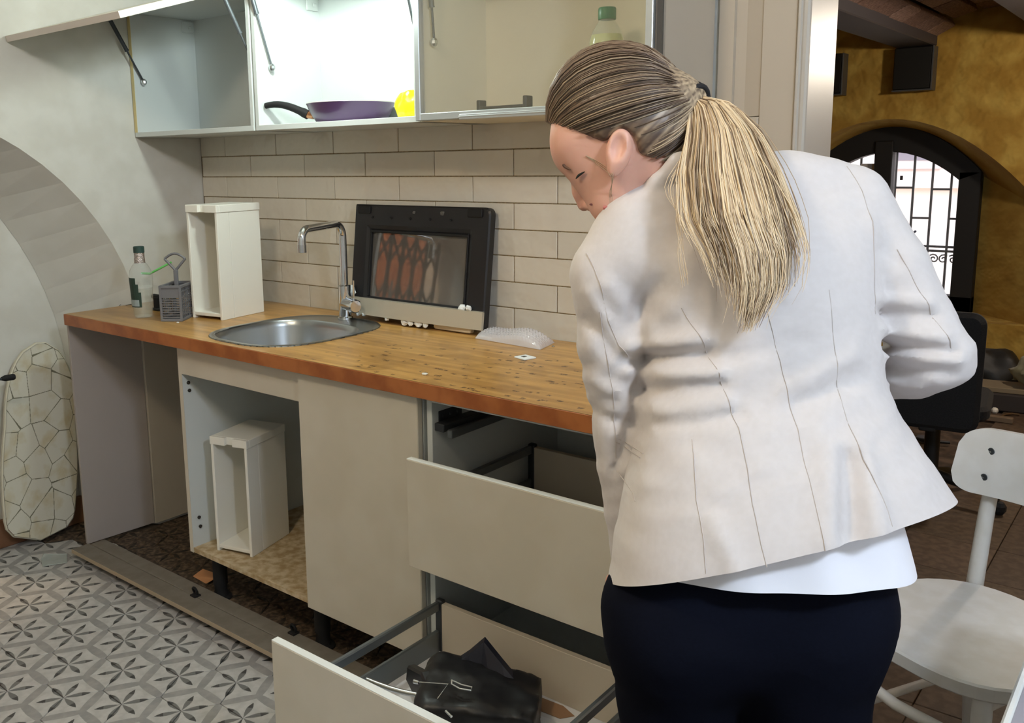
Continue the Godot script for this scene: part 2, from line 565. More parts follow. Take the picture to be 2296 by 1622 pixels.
# a wall with an arched opening through it, in x-y, facing +z; outer arch at z 0, inner arch at -deep
func arch_wall(mb: MB, x0: float, x1: float, y0: float, y1: float, o: Array, i_: Array, deep: float, sill := 0.0, seg := false) -> void:
	var A := []; var B := []
	var N := 32
	A.append(Vector3(o[0] - o[1], sill, 0)); B.append(Vector3(i_[0] - i_[1], sill, -deep))
	for k in N + 1:
		var t := PI * k / N
		var e := sin(t) * (sin(t) if seg else 1.0)
		A.append(Vector3(o[0] - o[1] * cos(t), o[2] + o[3] * e, 0)); B.append(Vector3(i_[0] - i_[1] * cos(t), i_[2] + i_[3] * e, -deep))
	A.append(Vector3(o[0] + o[1], sill, 0)); B.append(Vector3(i_[0] + i_[1], sill, -deep))
	for pass_ in 2:
		var P: Array = A if pass_ == 0 else B
		var z := 0.0 if pass_ == 0 else -deep
		var out := Vector3(0, 0, 1 if pass_ == 0 else -1)
		for k in P.size() - 1:
			var a: Vector3 = P[k]; var b: Vector3 = P[k + 1]
			mb.quad(a, b, Vector3(b.x, y1, z), Vector3(a.x, y1, z), out)
		mb.quad(Vector3(x0, y0, z), Vector3(P[0].x, y0, z), Vector3(P[0].x, y1, z), Vector3(x0, y1, z), out)
		mb.quad(Vector3(P[-1].x, y0, z), Vector3(x1, y0, z), Vector3(x1, y1, z), Vector3(P[-1].x, y1, z), out)
		if sill > y0:
			mb.quad(Vector3(P[0].x, y0, z), Vector3(P[-1].x, y0, z), Vector3(P[-1].x, sill, z), Vector3(P[0].x, sill, z), out)
	for k in A.size() - 1:
		var a: Vector3 = A[k]; var b: Vector3 = A[k + 1]
		var mid := Vector3(o[0], o[2] * 0.6, -deep / 2)
		mb.quad(a, b, B[k + 1], B[k], mid - (a + B[k + 1]) / 2)
	if sill > y0:
		mb.quad(A[0], A[-1], B[-1], B[0], Vector3.UP)

func niche() -> void:
	var mb := MB.new()
	# local x is world -z, local z is world x
	mb.xf = Transform3D(Basis(Vector3(0, 0, -1), Vector3.UP, Vector3.RIGHT), Vector3(0.1, 0, 0))
	arch_wall(mb, -4.0, 0.0, 0.0, 2.6, [-1.258, 0.955, 0.691, 0.961], [-1.35, 0.865, 0.55, 1.07], 0.28)
	struct("wall_left", mb, mats.plaster, "cream plaster wall with a broad arched recess")
	mb = MB.new()
	for b in [[0.0, 1.1, 0.0, 2.6], [1.95, 4.0, 0.0, 2.6], [1.1, 1.95, 1.42, 2.6]]:
		mb.box(Vector3(-0.42, b[2], b[0]), Vector3(-0.182, b[3], b[1]))
	struct("wall_recess", mb, mats.plaster, "white plaster back of the arched recess behind the ironing board")
	mb = MB.new()
	mb.box(Vector3(-0.1825, 0, 0.3), Vector3(-0.165, 0.11, 1.1), 0.003)
	struct("baseboard_left", mb, mat("skirting", col(120, 84, 58), 0.6), "brown skirting board at the foot of the arched recess", "skirting")
	# the street door of the recess: a folding steel gate, and the sunlit brick house across the lane
	var t := thing("folding_gate", "dark steel folding gate mirrored in the glass of the oven door", "gate", Vector3(-0.30, 0, 1.52))
	for k in 9:
		mb = MB.new()
		var z := 1.12 + 0.100 * k
		mb.box(Vector3(-0.307, 0.0, z - 0.012), Vector3(-0.293, 1.41, z + 0.012), 0.003)
		part("upright", mb, mats.black, t)
	for k in 8:
		for j in 5:
			mb = MB.new()
			var z := 1.12 + 0.100 * k; var y := 0.1 + 0.27 * j
			for s in [0, 1]:
				mb.tube([Vector3(-0.30, y + 0.05, z + 0.100 * s), Vector3(-0.30, y + 0.22, z + 0.100 * (1 - s))], [0.008], 6)
			part("lattice_bar", mb, mats.black, t)
	mb = MB.new()
	mb.box(Vector3(-2.6, 0, -1.5), Vector3(-2.4, 3.2, 6.0))
	struct("exterior_house_street", mb, mottle(mat("orange_wall", col(214, 140, 96), 0.9), Color(0.75, 0.72, 0.7), 0.03, 2.0), "orange rendered house across the lane", "house")
	mb = MB.new()
	mb.box(Vector3(-2.4, 2.9, -1.5), Vector3(-0.42, 3.0, 6.0))
	struct("roof_street", mb, mat("arcade_roof", col(190, 170, 150), 0.9), "low plaster roof over the covered lane outside the gate", "roof")
	ceiling_lamp(Vector3(-0.9, 2.3, 1.6), 0.1, 4.0, Color(1.0, 0.86, 0.7), "globe lamp of the covered lane outside the folding gate")
	mb = MB.new()
	mb.box(Vector3(-2.4, -0.1, -1.5), Vector3(-0.42, -0.01, 6.0))
	struct("pavement", mb, mat("pave", col(150, 140, 132), 0.9), "pale paving of the lane outside the gate", "pavement")

func hex_image(dirt: bool) -> ImageTexture:
	# one hexagonal cement tile: three half-flowers on alternate corners, grey bands, dark petal tips
	var N := 256
	var im := Image.create(N, N, false, Image.FORMAT_RGB8)
	var noise := FastNoiseLite.new()
	noise.seed = 4; noise.frequency = 0.02; noise.fractal_octaves = 4
	for j in N:
		for i in N:
			var p := Vector2((i + 0.5) / N - 0.5, (j + 0.5) / N - 0.5) * 0.22
			var nn := noise.get_noise_2d(i, j)
			var c := Color(0.73, 0.725, 0.715).lerp(Color(0.67, 0.665, 0.655), 0.5 + nn)
			var near := 9.0
			var fl := Vector2.ZERO
			for k in 3:
				var a := TAU * k / 3.0 + PI
				var q := Vector2(cos(a), sin(a)) * 0.1
				if p.distance_to(q) < near:
					near = p.distance_to(q); fl = q
			# bands: half way between neighbouring flowers
			for k in 3:
				var a := TAU * k / 3.0 + PI
				var q := Vector2(cos(a), sin(a)) * 0.1
				if q.is_equal_approx(fl): continue
				var m := (fl + q) / 2.0
				var dir := (q - fl).normalized()
				var along := absf((p - m).dot(dir.orthogonal()))
				var across := absf((p - m).dot(dir))
				var along2 := (p - m).dot(dir.orthogonal())
				var w := 0.0135 * sqrt(maxf(0.0, 1.0 - pow(absf(along2 + 0.0) / 0.066, 2.0)))
				if across < w and along < 0.07:
					c = Color(0.54, 0.54, 0.535).lerp(Color(0.60, 0.59, 0.58), 0.5 + nn)
			# petals of the nearest flower
			var r := p - fl
			var ang := r.angle()
			for k in 6:
				var a := TAU * k / 6.0
				var u := Vector2(cos(a), sin(a))
				var s := r.dot(u) / 0.069
				if s < 0.03 or s > 1.0: continue
				var w := 0.0082 * sin(PI * pow(s, 1.25))
				if absf(r.cross(u)) < w:
					c = Color(0.43, 0.43, 0.42) if s < 0.66 else Color(0.27, 0.27, 0.265)
			if dirt: c = c * Color(0.62, 0.52, 0.42) * (0.8 + 0.5 * noise.get_noise_2d(i * 2 + 900, j * 2))
			im.set_pixel(i, j, c)
	return img_tex(im)

func floor_tiles() -> void:
	var fl: Node3D = get_node("floor")
	var ms := []
	for k in 2:
		var m := mat("cement_tile_%d" % k, col(255, 255, 255), 0.55 + 0.2 * k)
		m.albedo_texture = hex_image(k == 1)
		ms.append(m)
	# a hexagon of circumradius 0.1, its corners at 0, 60 ... degrees; lies flat, chamfered
	var mb := MB.new()
	var R0 := 0.0994; var R1 := 0.0982
	for k in 6:
		var a := TAU * k / 6.0; var b := TAU * (k + 1) / 6.0
		var A := Vector3(cos(a), 0, sin(a)); var B := Vector3(cos(b), 0, sin(b))
		var uv := func(q: Vector3): return Vector2(q.x, q.z) / 0.22 + Vector2(0.5, 0.5)
		mb.tri(Vector3.ZERO, A * R1, B * R1, Vector3.UP, Vector3.UP, Vector3.UP, uv.call(Vector3.ZERO), uv.call(A * R1), uv.call(B * R1))
		var D := Vector3(0, -0.0012, 0); var E := Vector3(0, -0.008, 0)
		var nn := (A + B).normalized()
		mb.quad_uv(A * R1, B * R1, B * R0 + D, A * R0 + D, (nn + Vector3.UP).normalized(), uv.call(A * R1), uv.call(B * R1), uv.call(B * R0), uv.call(A * R0))
		mb.quad_uv(A * R0 + D, B * R0 + D, B * R0 + E, A * R0 + E, nn, uv.call(A * R0), uv.call(B * R0), uv.call(B * R0), uv.call(A * R0))
	var me := mb.mesh(Vector3.ZERO)
	var turn := deg_to_rad(1.5)
	var u := Vector2(0.174, 0).rotated(deg_to_rad(-28.5)); var w := Vector2(0.174, 0).rotated(deg_to_rad(31.5))
	var start := Vector2(0.964, 0.974) + Vector2(0.1, 0).rotated(turn)
	for i in range(-14, 15):
		for j in range(-14, 15):
			var p := start + u * i + w * j
			if p.x < -0.2 or p.x > 2.15 or p.y < 0.05 or p.y > 1.75: continue
			if p.x < 0.16 and p.y < 0.4: continue
			var o := MeshInstance3D.new()
			o.name = "floor_tile"
			o.mesh = me
			o.material_override = ms[1 if p.y < 0.6 else 0]
			o.position = Vector3(p.x, rng.randf_range(-0.0006, 0.0004), p.y)
			o.rotation = Vector3(0, -turn + TAU / 3.0 * (rng.randi() % 3), 0)
			fl.add_child(o, true)
	# the rest of the floor: plain brown tiles
	var bm := []
	for k in 3:
		bm.append(mottle(mat("brown_tile_%d" % k, [col(96, 78, 60), col(88, 70, 54), col(104, 84, 66)][k], 0.6), Color(0.8, 0.78, 0.75), 0.03, 3.0, 4, 20 + k))
	mb = MB.new()
	mb.box(Vector3(-0.1485, -0.012, -0.1485), Vector3(0.1485, 0.0, 0.1485), 0.0015)
	me = mb.mesh(Vector3.ZERO)
	for i in 10:
		for j in 20:
			var x := 2.3 + 0.3 * i; var z := 1.7 - 0.3 * j
			if x > 3.6 or (z > -0.3 and z < 0.02 and x < 2.4): continue
			if x < 2.4 and z < 0.0: continue
			var o := MeshInstance3D.new()
			o.name = "brown_floor_tile"
			o.mesh = me
			o.material_override = bm[rng.randi() % 3]
			o.position = Vector3(x, rng.randf_range(-0.001, 0.0), z)
			fl.add_child(o, true)

func far_room() -> void:
	var ochre := mottle(mat("ochre", col(190, 158, 76), 0.9), Color(0.86, 0.80, 0.68), 0.012, 1.1, 5, 31)
	relief(ochre, 0.03, 3.0, 1.1, 8)
	var mb := MB.new()
	mb.xf = Transform3D(Basis.IDENTITY, Vector3(0, 0, -4.3))
	arch_wall(mb, 0.2, 4.6, -0.1, 2.4, [1.55, 0.93, 1.06, 0.59], [1.49, 0.555, 1.275, 0.32], 0.42, 0.36, true)
	struct("wall_far", mb, ochre, "ochre yellow plastered wall around the arched window", "wall")
	mb = MB.new()
	mb.box(Vector3(0.1, -0.1, -4.8), Vector3(0.3, 2.4, -0.25))
	mb.box(Vector3(4.5, -0.1, -4.8), Vector3(4.7, 2.4, -0.25))
	struct("wall_side", mb, ochre, "ochre side walls of the old room beyond the opening", "wall")
	mb = MB.new()
	mb.box(Vector3(0.1, -0.12, -4.8), Vector3(4.7, -0.012, -0.25))
	struct("floor_far", mb, mottle(mat("far_floor", col(92, 74, 58), 0.8), Color(0.6, 0.58, 0.55), 0.02, 2.0, 4, 14), "dusty brown floor of the old room beyond the opening", "floor")
	# brick vault between the beams
	mb = MB.new()
	mb.box(Vector3(0.1, 2.34, -4.8), Vector3(4.7, 2.46, -0.25))
	var ce := struct("ceiling_far", mb, mat("mortar", col(120, 104, 90), 0.9), "brick vaulted ceiling between dark beams in the old room", "ceiling")
	var bk := []
	for k in 4:
		bk.append(mottle(mat("brick_%d" % k, [col(150, 122, 112), col(138, 112, 104), col(160, 132, 118), col(128, 100, 90)][k], 0.9), Color(0.7, 0.68, 0.66), 0.05, 4.0, 4, 40 + k))
	mb = MB.new()
	mb.box(Vector3(-0.066, -0.02, -0.136), Vector3(0.066, 0.02, 0.136), 0.004)
	var me := mb.mesh(Vector3.ZERO)
	for i in 12:
		for j in 13:
			var x := 1.84 + 0.14 * i; var z := -4.16 + 0.28 * j + (0.14 if i % 2 == 1 else 0.0)
			if z > -0.5: continue
			var s := fposmod(x - 1.80, 0.76) / 0.76
			var o := MeshInstance3D.new()
			o.name = "ceiling_brick"
			o.mesh = me
			o.material_override = bk[rng.randi() % 4]
			o.position = Vector3(x, 2.16 + 0.15 * sin(PI * s) + rng.randf_range(-0.003, 0.003), z)
			o.rotation = Vector3(0, 0, (s - 0.5) * -1.1)
			ce.add_child(o, true)
	for k in 3:
		mb = MB.new()
		var x := 1.70 + 0.80 * k
		mb.box(Vector3(x - 0.11, 2.09, -4.4), Vector3(x + 0.11, 2.36, -0.25), 0.006)
		struct("beam", mb, mat("beam_wood", [col(62, 58, 62)][0], 0.6), ["dark ceiling beam over the black bracket beside the arched window", "second ceiling beam, the one over the brick vault", "ceiling beam at the far right of the old room"][k], "beam")
	var frm := mat("bracket_edge", col(70, 72, 74), 0.4)
	for k in 2:
		var x: float = [1.702, 1.165][k]
		var t := thing("wall_bracket", ["square black box bracket under the beam end, above the arched window", "black box bracket half hidden behind the glossy post"][k], "bracket", Vector3(x, 1.82, -4.3))
		mb = MB.new()
		mb.box(Vector3(x - 0.112, 1.825, -4.3), Vector3(x + 0.108, 2.085, -4.2), 0.006)
		part("block", mb, mat("bracket", col(12, 12, 12), 0.55), t)
		mb = MB.new()
		mb.box(Vector3(x + 0.108, 1.822, -4.3), Vector3(x + 0.118, 2.085, -4.195), 0.002)
		mb.box(Vector3(x - 0.115, 1.815, -4.3), Vector3(x + 0.118, 1.825, -4.195), 0.002)
		part("edge_strip", mb, frm, t)
	arched_window()
	# house across the street, seen through the bars
	mb = MB.new()
	mb.box(Vector3(-2.0, -1.5, -9.4), Vector3(5.0, 6.0, -9.0))
	mb.box(Vector3(-2.0, 1.05, -9.0), Vector3(5.0, 1.18, -8.9))
	var ho := thing("street_house", "pale pink house front across the street, seen through the window bars", "building", Vector3(1.5, 0, -9.0))
	part("facade", mb, mat("pink_wall", col(244, 226, 218), 0.9), ho)
	for k in 3:
		mb = MB.new()
		var x: float = [-0.6, 0.62, 1.7][k]
		mb.box(Vector3(x - 0.3, 1.25, -9.0), Vector3(x + 0.3, 2.9, -8.95), 0.01)
		var wn := part("window_frame", mb, mat("pink_frame", col(216, 200, 196), 0.8), ho)
		mb = MB.new()
		mb.box(Vector3(x - 0.22, 1.35, -8.955), Vector3(x + 0.22, 2.8, -8.945))
		part("pane", mb, mat("far_pane", col(150, 142, 150), 0.15), wn)

func arched_window() -> void:
	var w := thing("window_1", "arched black two-leaf window with a barred grille, daylight behind", "window", Vector3(1.52, 0.36, -4.6))
	w.set_meta("kind", "structure")
	var bl := mat("window_black", col(20, 18, 17), 0.6)
	var cx := 1.49; var hw := 0.57; var sp := 1.30; var rise := 0.315
	var band := func(h0: float, r0: float, h1: float, r1: float, z0: float, z1: float) -> MB:
		var m := MB.new()
		for k in 24:
			var a := PI * k / 24.0; var b := PI * (k + 1) / 24.0
			var p := func(t: float, h: float, r: float, z: float): return Vector3(cx - h * cos(t), sp - (hw - h) * 0.4 + r * sin(t) * sin(t), z)
			m.quad(p.call(a, h0, r0, z1), p.call(b, h0, r0, z1), p.call(b, h1, r1, z1), p.call(a, h1, r1, z1), Vector3(0, 0, 1))
			m.quad(p.call(a, h0, r0, z0), p.call(b, h0, r0, z0), p.call(b, h1, r1, z0), p.call(a, h1, r1, z0), Vector3(0, 0, -1))
			m.quad(p.call(a, h1, r1, z1), p.call(b, h1, r1, z1), p.call(b, h1, r1, z0), p.call(a, h1, r1, z0), Vector3(0, -1, 0))
			m.quad(p.call(a, h0, r0, z1), p.call(b, h0, r0, z1), p.call(b, h0, r0, z0), p.call(a, h0, r0, z0), Vector3(0, 1, 0))
		return m
	var m: MB = band.call(hw, rise, hw - 0.13, rise - 0.125, -4.72, -4.62)
	m.box(Vector3(cx - hw, 0.36, -4.72), Vector3(cx - hw + 0.13, sp, -4.62), 0.004)
	m.box(Vector3(cx + hw - 0.13, 0.36, -4.72), Vector3(cx + hw, sp, -4.62), 0.004)
	m.box(Vector3(cx - hw, 0.36, -4.72), Vector3(cx + hw, 0.47, -4.62), 0.004)
	part("frame", m, bl, w)
	m = MB.new()
	m.box(Vector3(1.405, 0.4, -4.71), Vector3(1.52, sp + rise - 0.1, -4.59), 0.006)
	part("mullion", m, bl, w)
	# panes, then the grille outside them
	var gl := mat("pane_glass", Color(0.95, 0.97, 1.0, 0.06), 0.02)
	gl.transparency = BaseMaterial3D.TRANSPARENCY_ALPHA
	for s in [0, 1]:
		m = MB.new()
		m.box(Vector3([0.98, 1.521][s], 0.46, -4.675), Vector3([1.404, 2.0][s], sp + rise - 0.15, -4.671))
		part("pane", m, gl, w)
	var gr := holder("grille", w)
	var gm := mat("grille_iron", col(26, 24, 24), 0.6)
	for k in 9:
		m = MB.new()
		var x := 1.03 + 0.118 * k
		m.tube([Vector3(x, 0.44, -4.79), Vector3(x, sp + rise * maxf(0.0, 1.0 - pow((x - cx) / hw, 2.0)) - 0.03, -4.79)], [0.0085], 6)
		part("bar", m, gm, gr)
	var yy := [1.19, 0.98, 1.19, 0.98, 1.19, 0.98, 1.18, 0.98]
	for k in 8:
		m = MB.new()
		var x := 1.03 + 0.118 * k
		m.tube([Vector3(x, yy[k], -4.79), Vector3(x + 0.118, yy[k], -4.79)], [0.0085], 6)
		part("cross_bar", m, gm, gr)
	for y in [0.785, 0.755]:
		m = MB.new()
		m.tube([Vector3(0.98, y, -4.79), Vector3(2.06, y, -4.79)], [0.009], 6)
		part("rail", m, gm, gr)
	for k in 16:
		m = MB.new()
		var c := Vector3(1.06 + 0.06 * k, 0.70, -4.79)
		var pts := []
		for q in 15:
			var a := q * 0.62
			pts.append(c + Vector3(cos(a) * (1 if k % 2 == 0 else -1), sin(a), 0) * (0.006 + 0.0019 * q))
		m.tube(pts, [0.005], 5)
		part("scroll", m, gm, gr)
	# a paper notice on the left leaf
	m = MB.new()
	m.box(Vector3(1.30, 1.20, -4.668), Vector3(1.405, 1.36, -4.666))
	part("paper_notice", m, mat("notice", col(196, 190, 184), 0.9), w)
	m = MB.new()
	m.box(Vector3(1.56, 1.245, -4.668), Vector3(1.578, 1.275, -4.666))
	part("sticker", m, mat("sticker", col(52, 48, 48), 0.8), w)

# ------------------------------------------------------------------ kitchen units
func base_units() -> void:
	var fw: Material = mats.front_white
	var iw: Material = mats.inner_white
	# grey end panel along the left wall, and the board behind it
	var mb := MB.new()
	mb.xf = Transform3D(Basis(Vector3.UP, -0.06), Vector3(0.105, 0, 0.0))
	mb.box(Vector3(0.0, 0.012, 0.325), Vector3(0.014, 0.862, 0.602), 0.001)
	single("end_panel", mb, mats.grey_panel, "grey board standing on edge under the left end of the worktop", "panel", Vector3(0.12, 0.012, 0.46))
	mb = MB.new()
	mb.box(Vector3(0.10, 0.012, 0.004), Vector3(0.112, 0.862, 0.325), 0.001)
	single("back_board", mb, mat("board_pale", col(186, 178, 164), 0.6), "pale board behind the grey end panel, deep under the worktop", "panel", Vector3(0.106, 0.012, 0.16))

	# sink cabinet, its door gone
	var t := thing("sink_cabinet", "open white sink cabinet without a door, a drawer box inside", "cabinet", Vector3(1.045, 0, 0.3))
	var x0 := 0.742; var x1 := 1.340; var yb := 0.162; var yt := 0.862
	mb = MB.new(); mb.box(Vector3(x0, yb, 0.02), Vector3(x0 + 0.017, yt, 0.583), 0.001)
	var sp := part("side_panel", mb, iw, t)
	mb = MB.new(); mb.box(Vector3(x0 - 0.0003, yb, 0.583), Vector3(x0 + 0.0173, yt, 0.5845)); part("edge_band", mb, fw, sp)
	mb = MB.new(); mb.box(Vector3(x1 - 0.017, yb, 0.02), Vector3(x1, yt, 0.583), 0.001); part("side_panel", mb, iw, t)
	mb = MB.new(); mb.box(Vector3(x0 + 0.017, yb, 0.02), Vector3(x1 - 0.017, yb + 0.017, 0.583), 0.001)
	part("bottom_panel", mb, mottle(mat("stained_inner", col(206, 190, 160), 0.55), Color(0.82, 0.76, 0.66), 0.03, 3.0, 4, 77), t)
	mb = MB.new(); mb.box(Vector3(x0 + 0.017, yb + 0.017, 0.02), Vector3(x1 - 0.017, yt, 0.026)); part("back_panel", mb, iw, t)
	mb = MB.new(); mb.box(Vector3(x0 + 0.0175, 0.768, 0.568), Vector3(x1 - 0.001, 0.858, 0.586), 0.0015)
	part("front_rail", mb, fw, t)
	# screw holes and hinge plates left on the side panel
	for p in [Vector3(0.76, 0.735, 0.563), Vector3(0.76, 0.709, 0.561), Vector3(0.76, 0.276, 0.556), Vector3(0.76, 0.244, 0.553)]:
		mb = MB.new()
		mb.xf = Transform3D(Basis(Vector3(0, 0, 1), PI / 2), p)
		mb.lathe(Vector3.ZERO, [Vector2(0.006, -0.003), Vector2(0.0055, 0.001), Vector2(0.0005, 0.0005)], 10)
		part("screw_hole", mb, mat("hole", col(52, 46, 38), 0.8), t)
	# the door front beside it
	t = thing("narrow_cabinet", "narrow white base cabinet with its plain door closed", "cabinet", Vector3(1.565, 0, 0.3))
	mb = MB.new(); mb.box(Vector3(1.3435, yb, 0.02), Vector3(1.358, yt, 0.58)); mb.box(Vector3(1.772, yb, 0.02), Vector3(1.787, yt, 0.58)); mb.box(Vector3(1.358, yb, 0.02), Vector3(1.772, yb + 0.016, 0.58))
	part("body", mb, iw, t)
	mb = MB.new(); mb.box(Vector3(1.3435, 0.164, 0.583), Vector3(1.7865, 0.862, 0.602), 0.002); part("door", mb, fw, t)
	# black adjustable feet
	var k := 0
	for p in [Vector3(0.82, 0, 0.529), Vector3(1.319, 0, 0.527), Vector3(1.74, 0, 0.527)]:
		mb = MB.new()
		mb.lathe(p, [Vector2(0.036, 0.0005), Vector2(0.036, 0.006), Vector2(0.026, 0.012), Vector2(0.021, 0.03), Vector2(0.021, 0.05), Vector2(0.024, 0.05), Vector2(0.024, 0.15), Vector2(0.032, 0.152), Vector2(0.032, 0.162)], 16)
		single("cabinet_foot", mb, mats.rubber, ["black adjustable foot under the left corner of the open sink cabinet", "black adjustable foot between the sink cabinet and the closed door", "black adjustable foot below the drawers"][k], "foot", p)
		k += 1
	drawers()
	worktop()
	plinth()

func drawer(parent: Node3D, x0: float, x1: float, y0: float, y1: float, zf: float, back_z: float, wall_h: float, rail_y: float, dirty: bool) -> void:
	var d := holder("drawer", parent)
	var fw: Material = mats.front_white
	var mb := MB.new()
	mb.box(Vector3(x0 + 0.001, y0 + 0.002, zf - 0.019), Vector3(x1 - 0.001, y1 - 0.002, zf), 0.0018)
	part("drawer_front", mb, fw, d)
	mb = MB.new(); mb.box(Vector3(x0 + 0.0012, y1 - 0.0024, zf - 0.0185), Vector3(x1 - 0.0012, y1 - 0.0008, zf - 0.0008), 0.0005)
	part("edge_band", mb, mats.edge_white, d)
	var i0 := x0 + 0.042; var i1 := x1 - 0.042
	mb = MB.new(); mb.box(Vector3(i0, y0 + 0.028, back_z), Vector3(i1, y0 + 0.044, zf - 0.02))
	part("drawer_base", mb, mat("liner_white", col(216, 218, 224), 0.5), d)
	for s in [0, 1]:
		mb = MB.new()
		var a: float = [i0 - 0.012, i1][s]
		mb.box(Vector3(a, y0 + 0.025, back_z), Vector3(a + 0.012, y0 + wall_h, zf - 0.02), 0.003)
		part("side_wall", mb, mats.rail_steel, d)
		mb = MB.new()
		mb.box(Vector3(a, rail_y - 0.024, back_z + 0.012), Vector3(a + 0.013, rail_y, zf - 0.02), 0.003)
		part("gallery_rail", mb, mats.rail_steel, d)
		mb = MB.new()
		mb.box(Vector3(a - 0.002, y0 + 0.025, back_z - 0.004), Vector3(a + 0.02, rail_y + 0.004, back_z + 0.014), 0.003)
		part("corner_bracket", mb, mats.dark_steel, d)
	mb = MB.new(); mb.box(Vector3(i0, y0 + 0.044, back_z - 0.004), Vector3(i1, rail_y - 0.004, back_z + 0.012), 0.001)
	part("back_panel", mb, mat("drawer_back", col(200, 190, 172), 0.5), d)
	if dirty:
		mb = MB.new()
		var o := PackedVector2Array([Vector2(0, 0), Vector2(0.2, -0.012), Vector2(0.24, 0.004), Vector2(0.22, 0.032), Vector2(0.1, 0.04), Vector2(0.01, 0.036)])
		mb.xf = Transform3D(Basis(Vector3.RIGHT, Vector3(0, 0, 1), Vector3(0, -1, 0)), Vector3(i0 + 0.17, y0 + 0.0445, back_z + 0.03))
		mb.prism(o, -0.0008, 0.0, 0.0)
		part("brown_stain", mb, mat("stain", col(150, 116, 88), 0.6), d)

func drawers() -> void:
	var iw: Material = mats.inner_white
	var x0 := 1.800; var x1 := 2.400; var yb := 0.162; var yt := 0.862
	var t := thing("drawer_cabinet", "white drawer cabinet, top drawer missing, the two deep drawers pulled out", "cabinet", Vector3(2.1, 0, 0.3))
	var mb := MB.new(); mb.box(Vector3(x0, yb, 0.02), Vector3(x0 + 0.017, yt, 0.583), 0.001); part("side_panel", mb, iw, t)
	mb = MB.new(); mb.box(Vector3(x1 - 0.017, yb, 0.02), Vector3(x1, yt, 0.583), 0.001); part("side_panel", mb, iw, t)
	mb = MB.new(); mb.box(Vector3(x0 + 0.017, yb, 0.02), Vector3(x1 - 0.017, yb + 0.017, 0.583)); part("bottom_panel", mb, iw, t)
	mb = MB.new(); mb.box(Vector3(x0 + 0.017, yb + 0.017, 0.02), Vector3(x1 - 0.017, yt, 0.026)); part("back_panel", mb, iw, t)
	mb = MB.new(); mb.box(Vector3(x0 + 0.017, yt - 0.016, 0.52), Vector3(x1 - 0.017, yt, 0.583)); part("top_rail", mb, iw, t)
	# the empty slides of the missing drawer
	for s in [0, 1]:
		var a: float = [x0 + 0.017, x1 - 0.017][s]
		var o := 1.0 if s == 0 else -1.0
		mb = MB.new()
		mb.box(Vector3(minf(a, a + o * 0.03), 0.772, 0.08), Vector3(maxf(a, a + o * 0.03), 0.792, 0.575), 0.002)
		var sl := part("drawer_slide", mb, mats.dark_steel, t)
		mb = MB.new(); mb.box(Vector3(minf(a + o * 0.03, a + o * 0.044), 0.755, 0.1), Vector3(maxf(a + o * 0.03, a + o * 0.044), 0.777, 0.562), 0.002); part("runner", mb, mats.rail_steel, sl)
		mb = MB.new(); mb.box(Vector3(minf(a, a + o * 0.003), 0.79, 0.47), Vector3(maxf(a, a + o * 0.003), 0.818, 0.56), 0.001)
		for q in 3: mb.box(Vector3(minf(a, a + o * 0.005), 0.8, 0.485 + 0.028 * q), Vector3(maxf(a, a + o * 0.005), 0.807, 0.492 + 0.028 * q), 0.001)
		part("bracket", mb, mats.dark_steel, sl)
	drawer(t, x0, x1, 0.444, 0.722, 0.662, 0.18, 0.10, 0.640, false)
	drawer(t, x0, x1, 0.162, 0.441, 1.090, 0.585, 0.10, 0.338, true)
	# in the lower drawer: a black bag, a metal rod, a sheet of paper
	mb = MB.new()
	var rod := []
	for k in 9:
		var s := k / 8.0
		rod.append(Vector3(1.90, 0.302, 0.912).lerp(Vector3(2.06, 0.30, 0.866), s) + Vector3(0, -0.004 * sin(PI * s), 0.006 * sin(PI * s)))
	mb.tube(rod, [0.0045, 0.005, 0.006, 0.006, 0.006, 0.006, 0.005, 0.0045, 0.004], 8)
	single("metal_rod", mb, mats.steel, "thin curved metal rod leaning behind the lower drawer front", "rod", Vector3(2.02, 0.28, 0.87))
	mb = MB.new()
	mb.xf = Transform3D(Basis(Vector3.UP, 0.12), Vector3(2.08, 0.2065, 0.84))
	mb.box(Vector3(-0.18, 0, -0.16), Vector3(0.2, 0.001, 0.2))
	single("paper_sheet", mb, mat("paper_white", col(228, 230, 236), 0.8), "white sheet of paper lining the lower drawer under the black bag", "paper", Vector3(2.08, 0.2065, 0.84))
	bag()

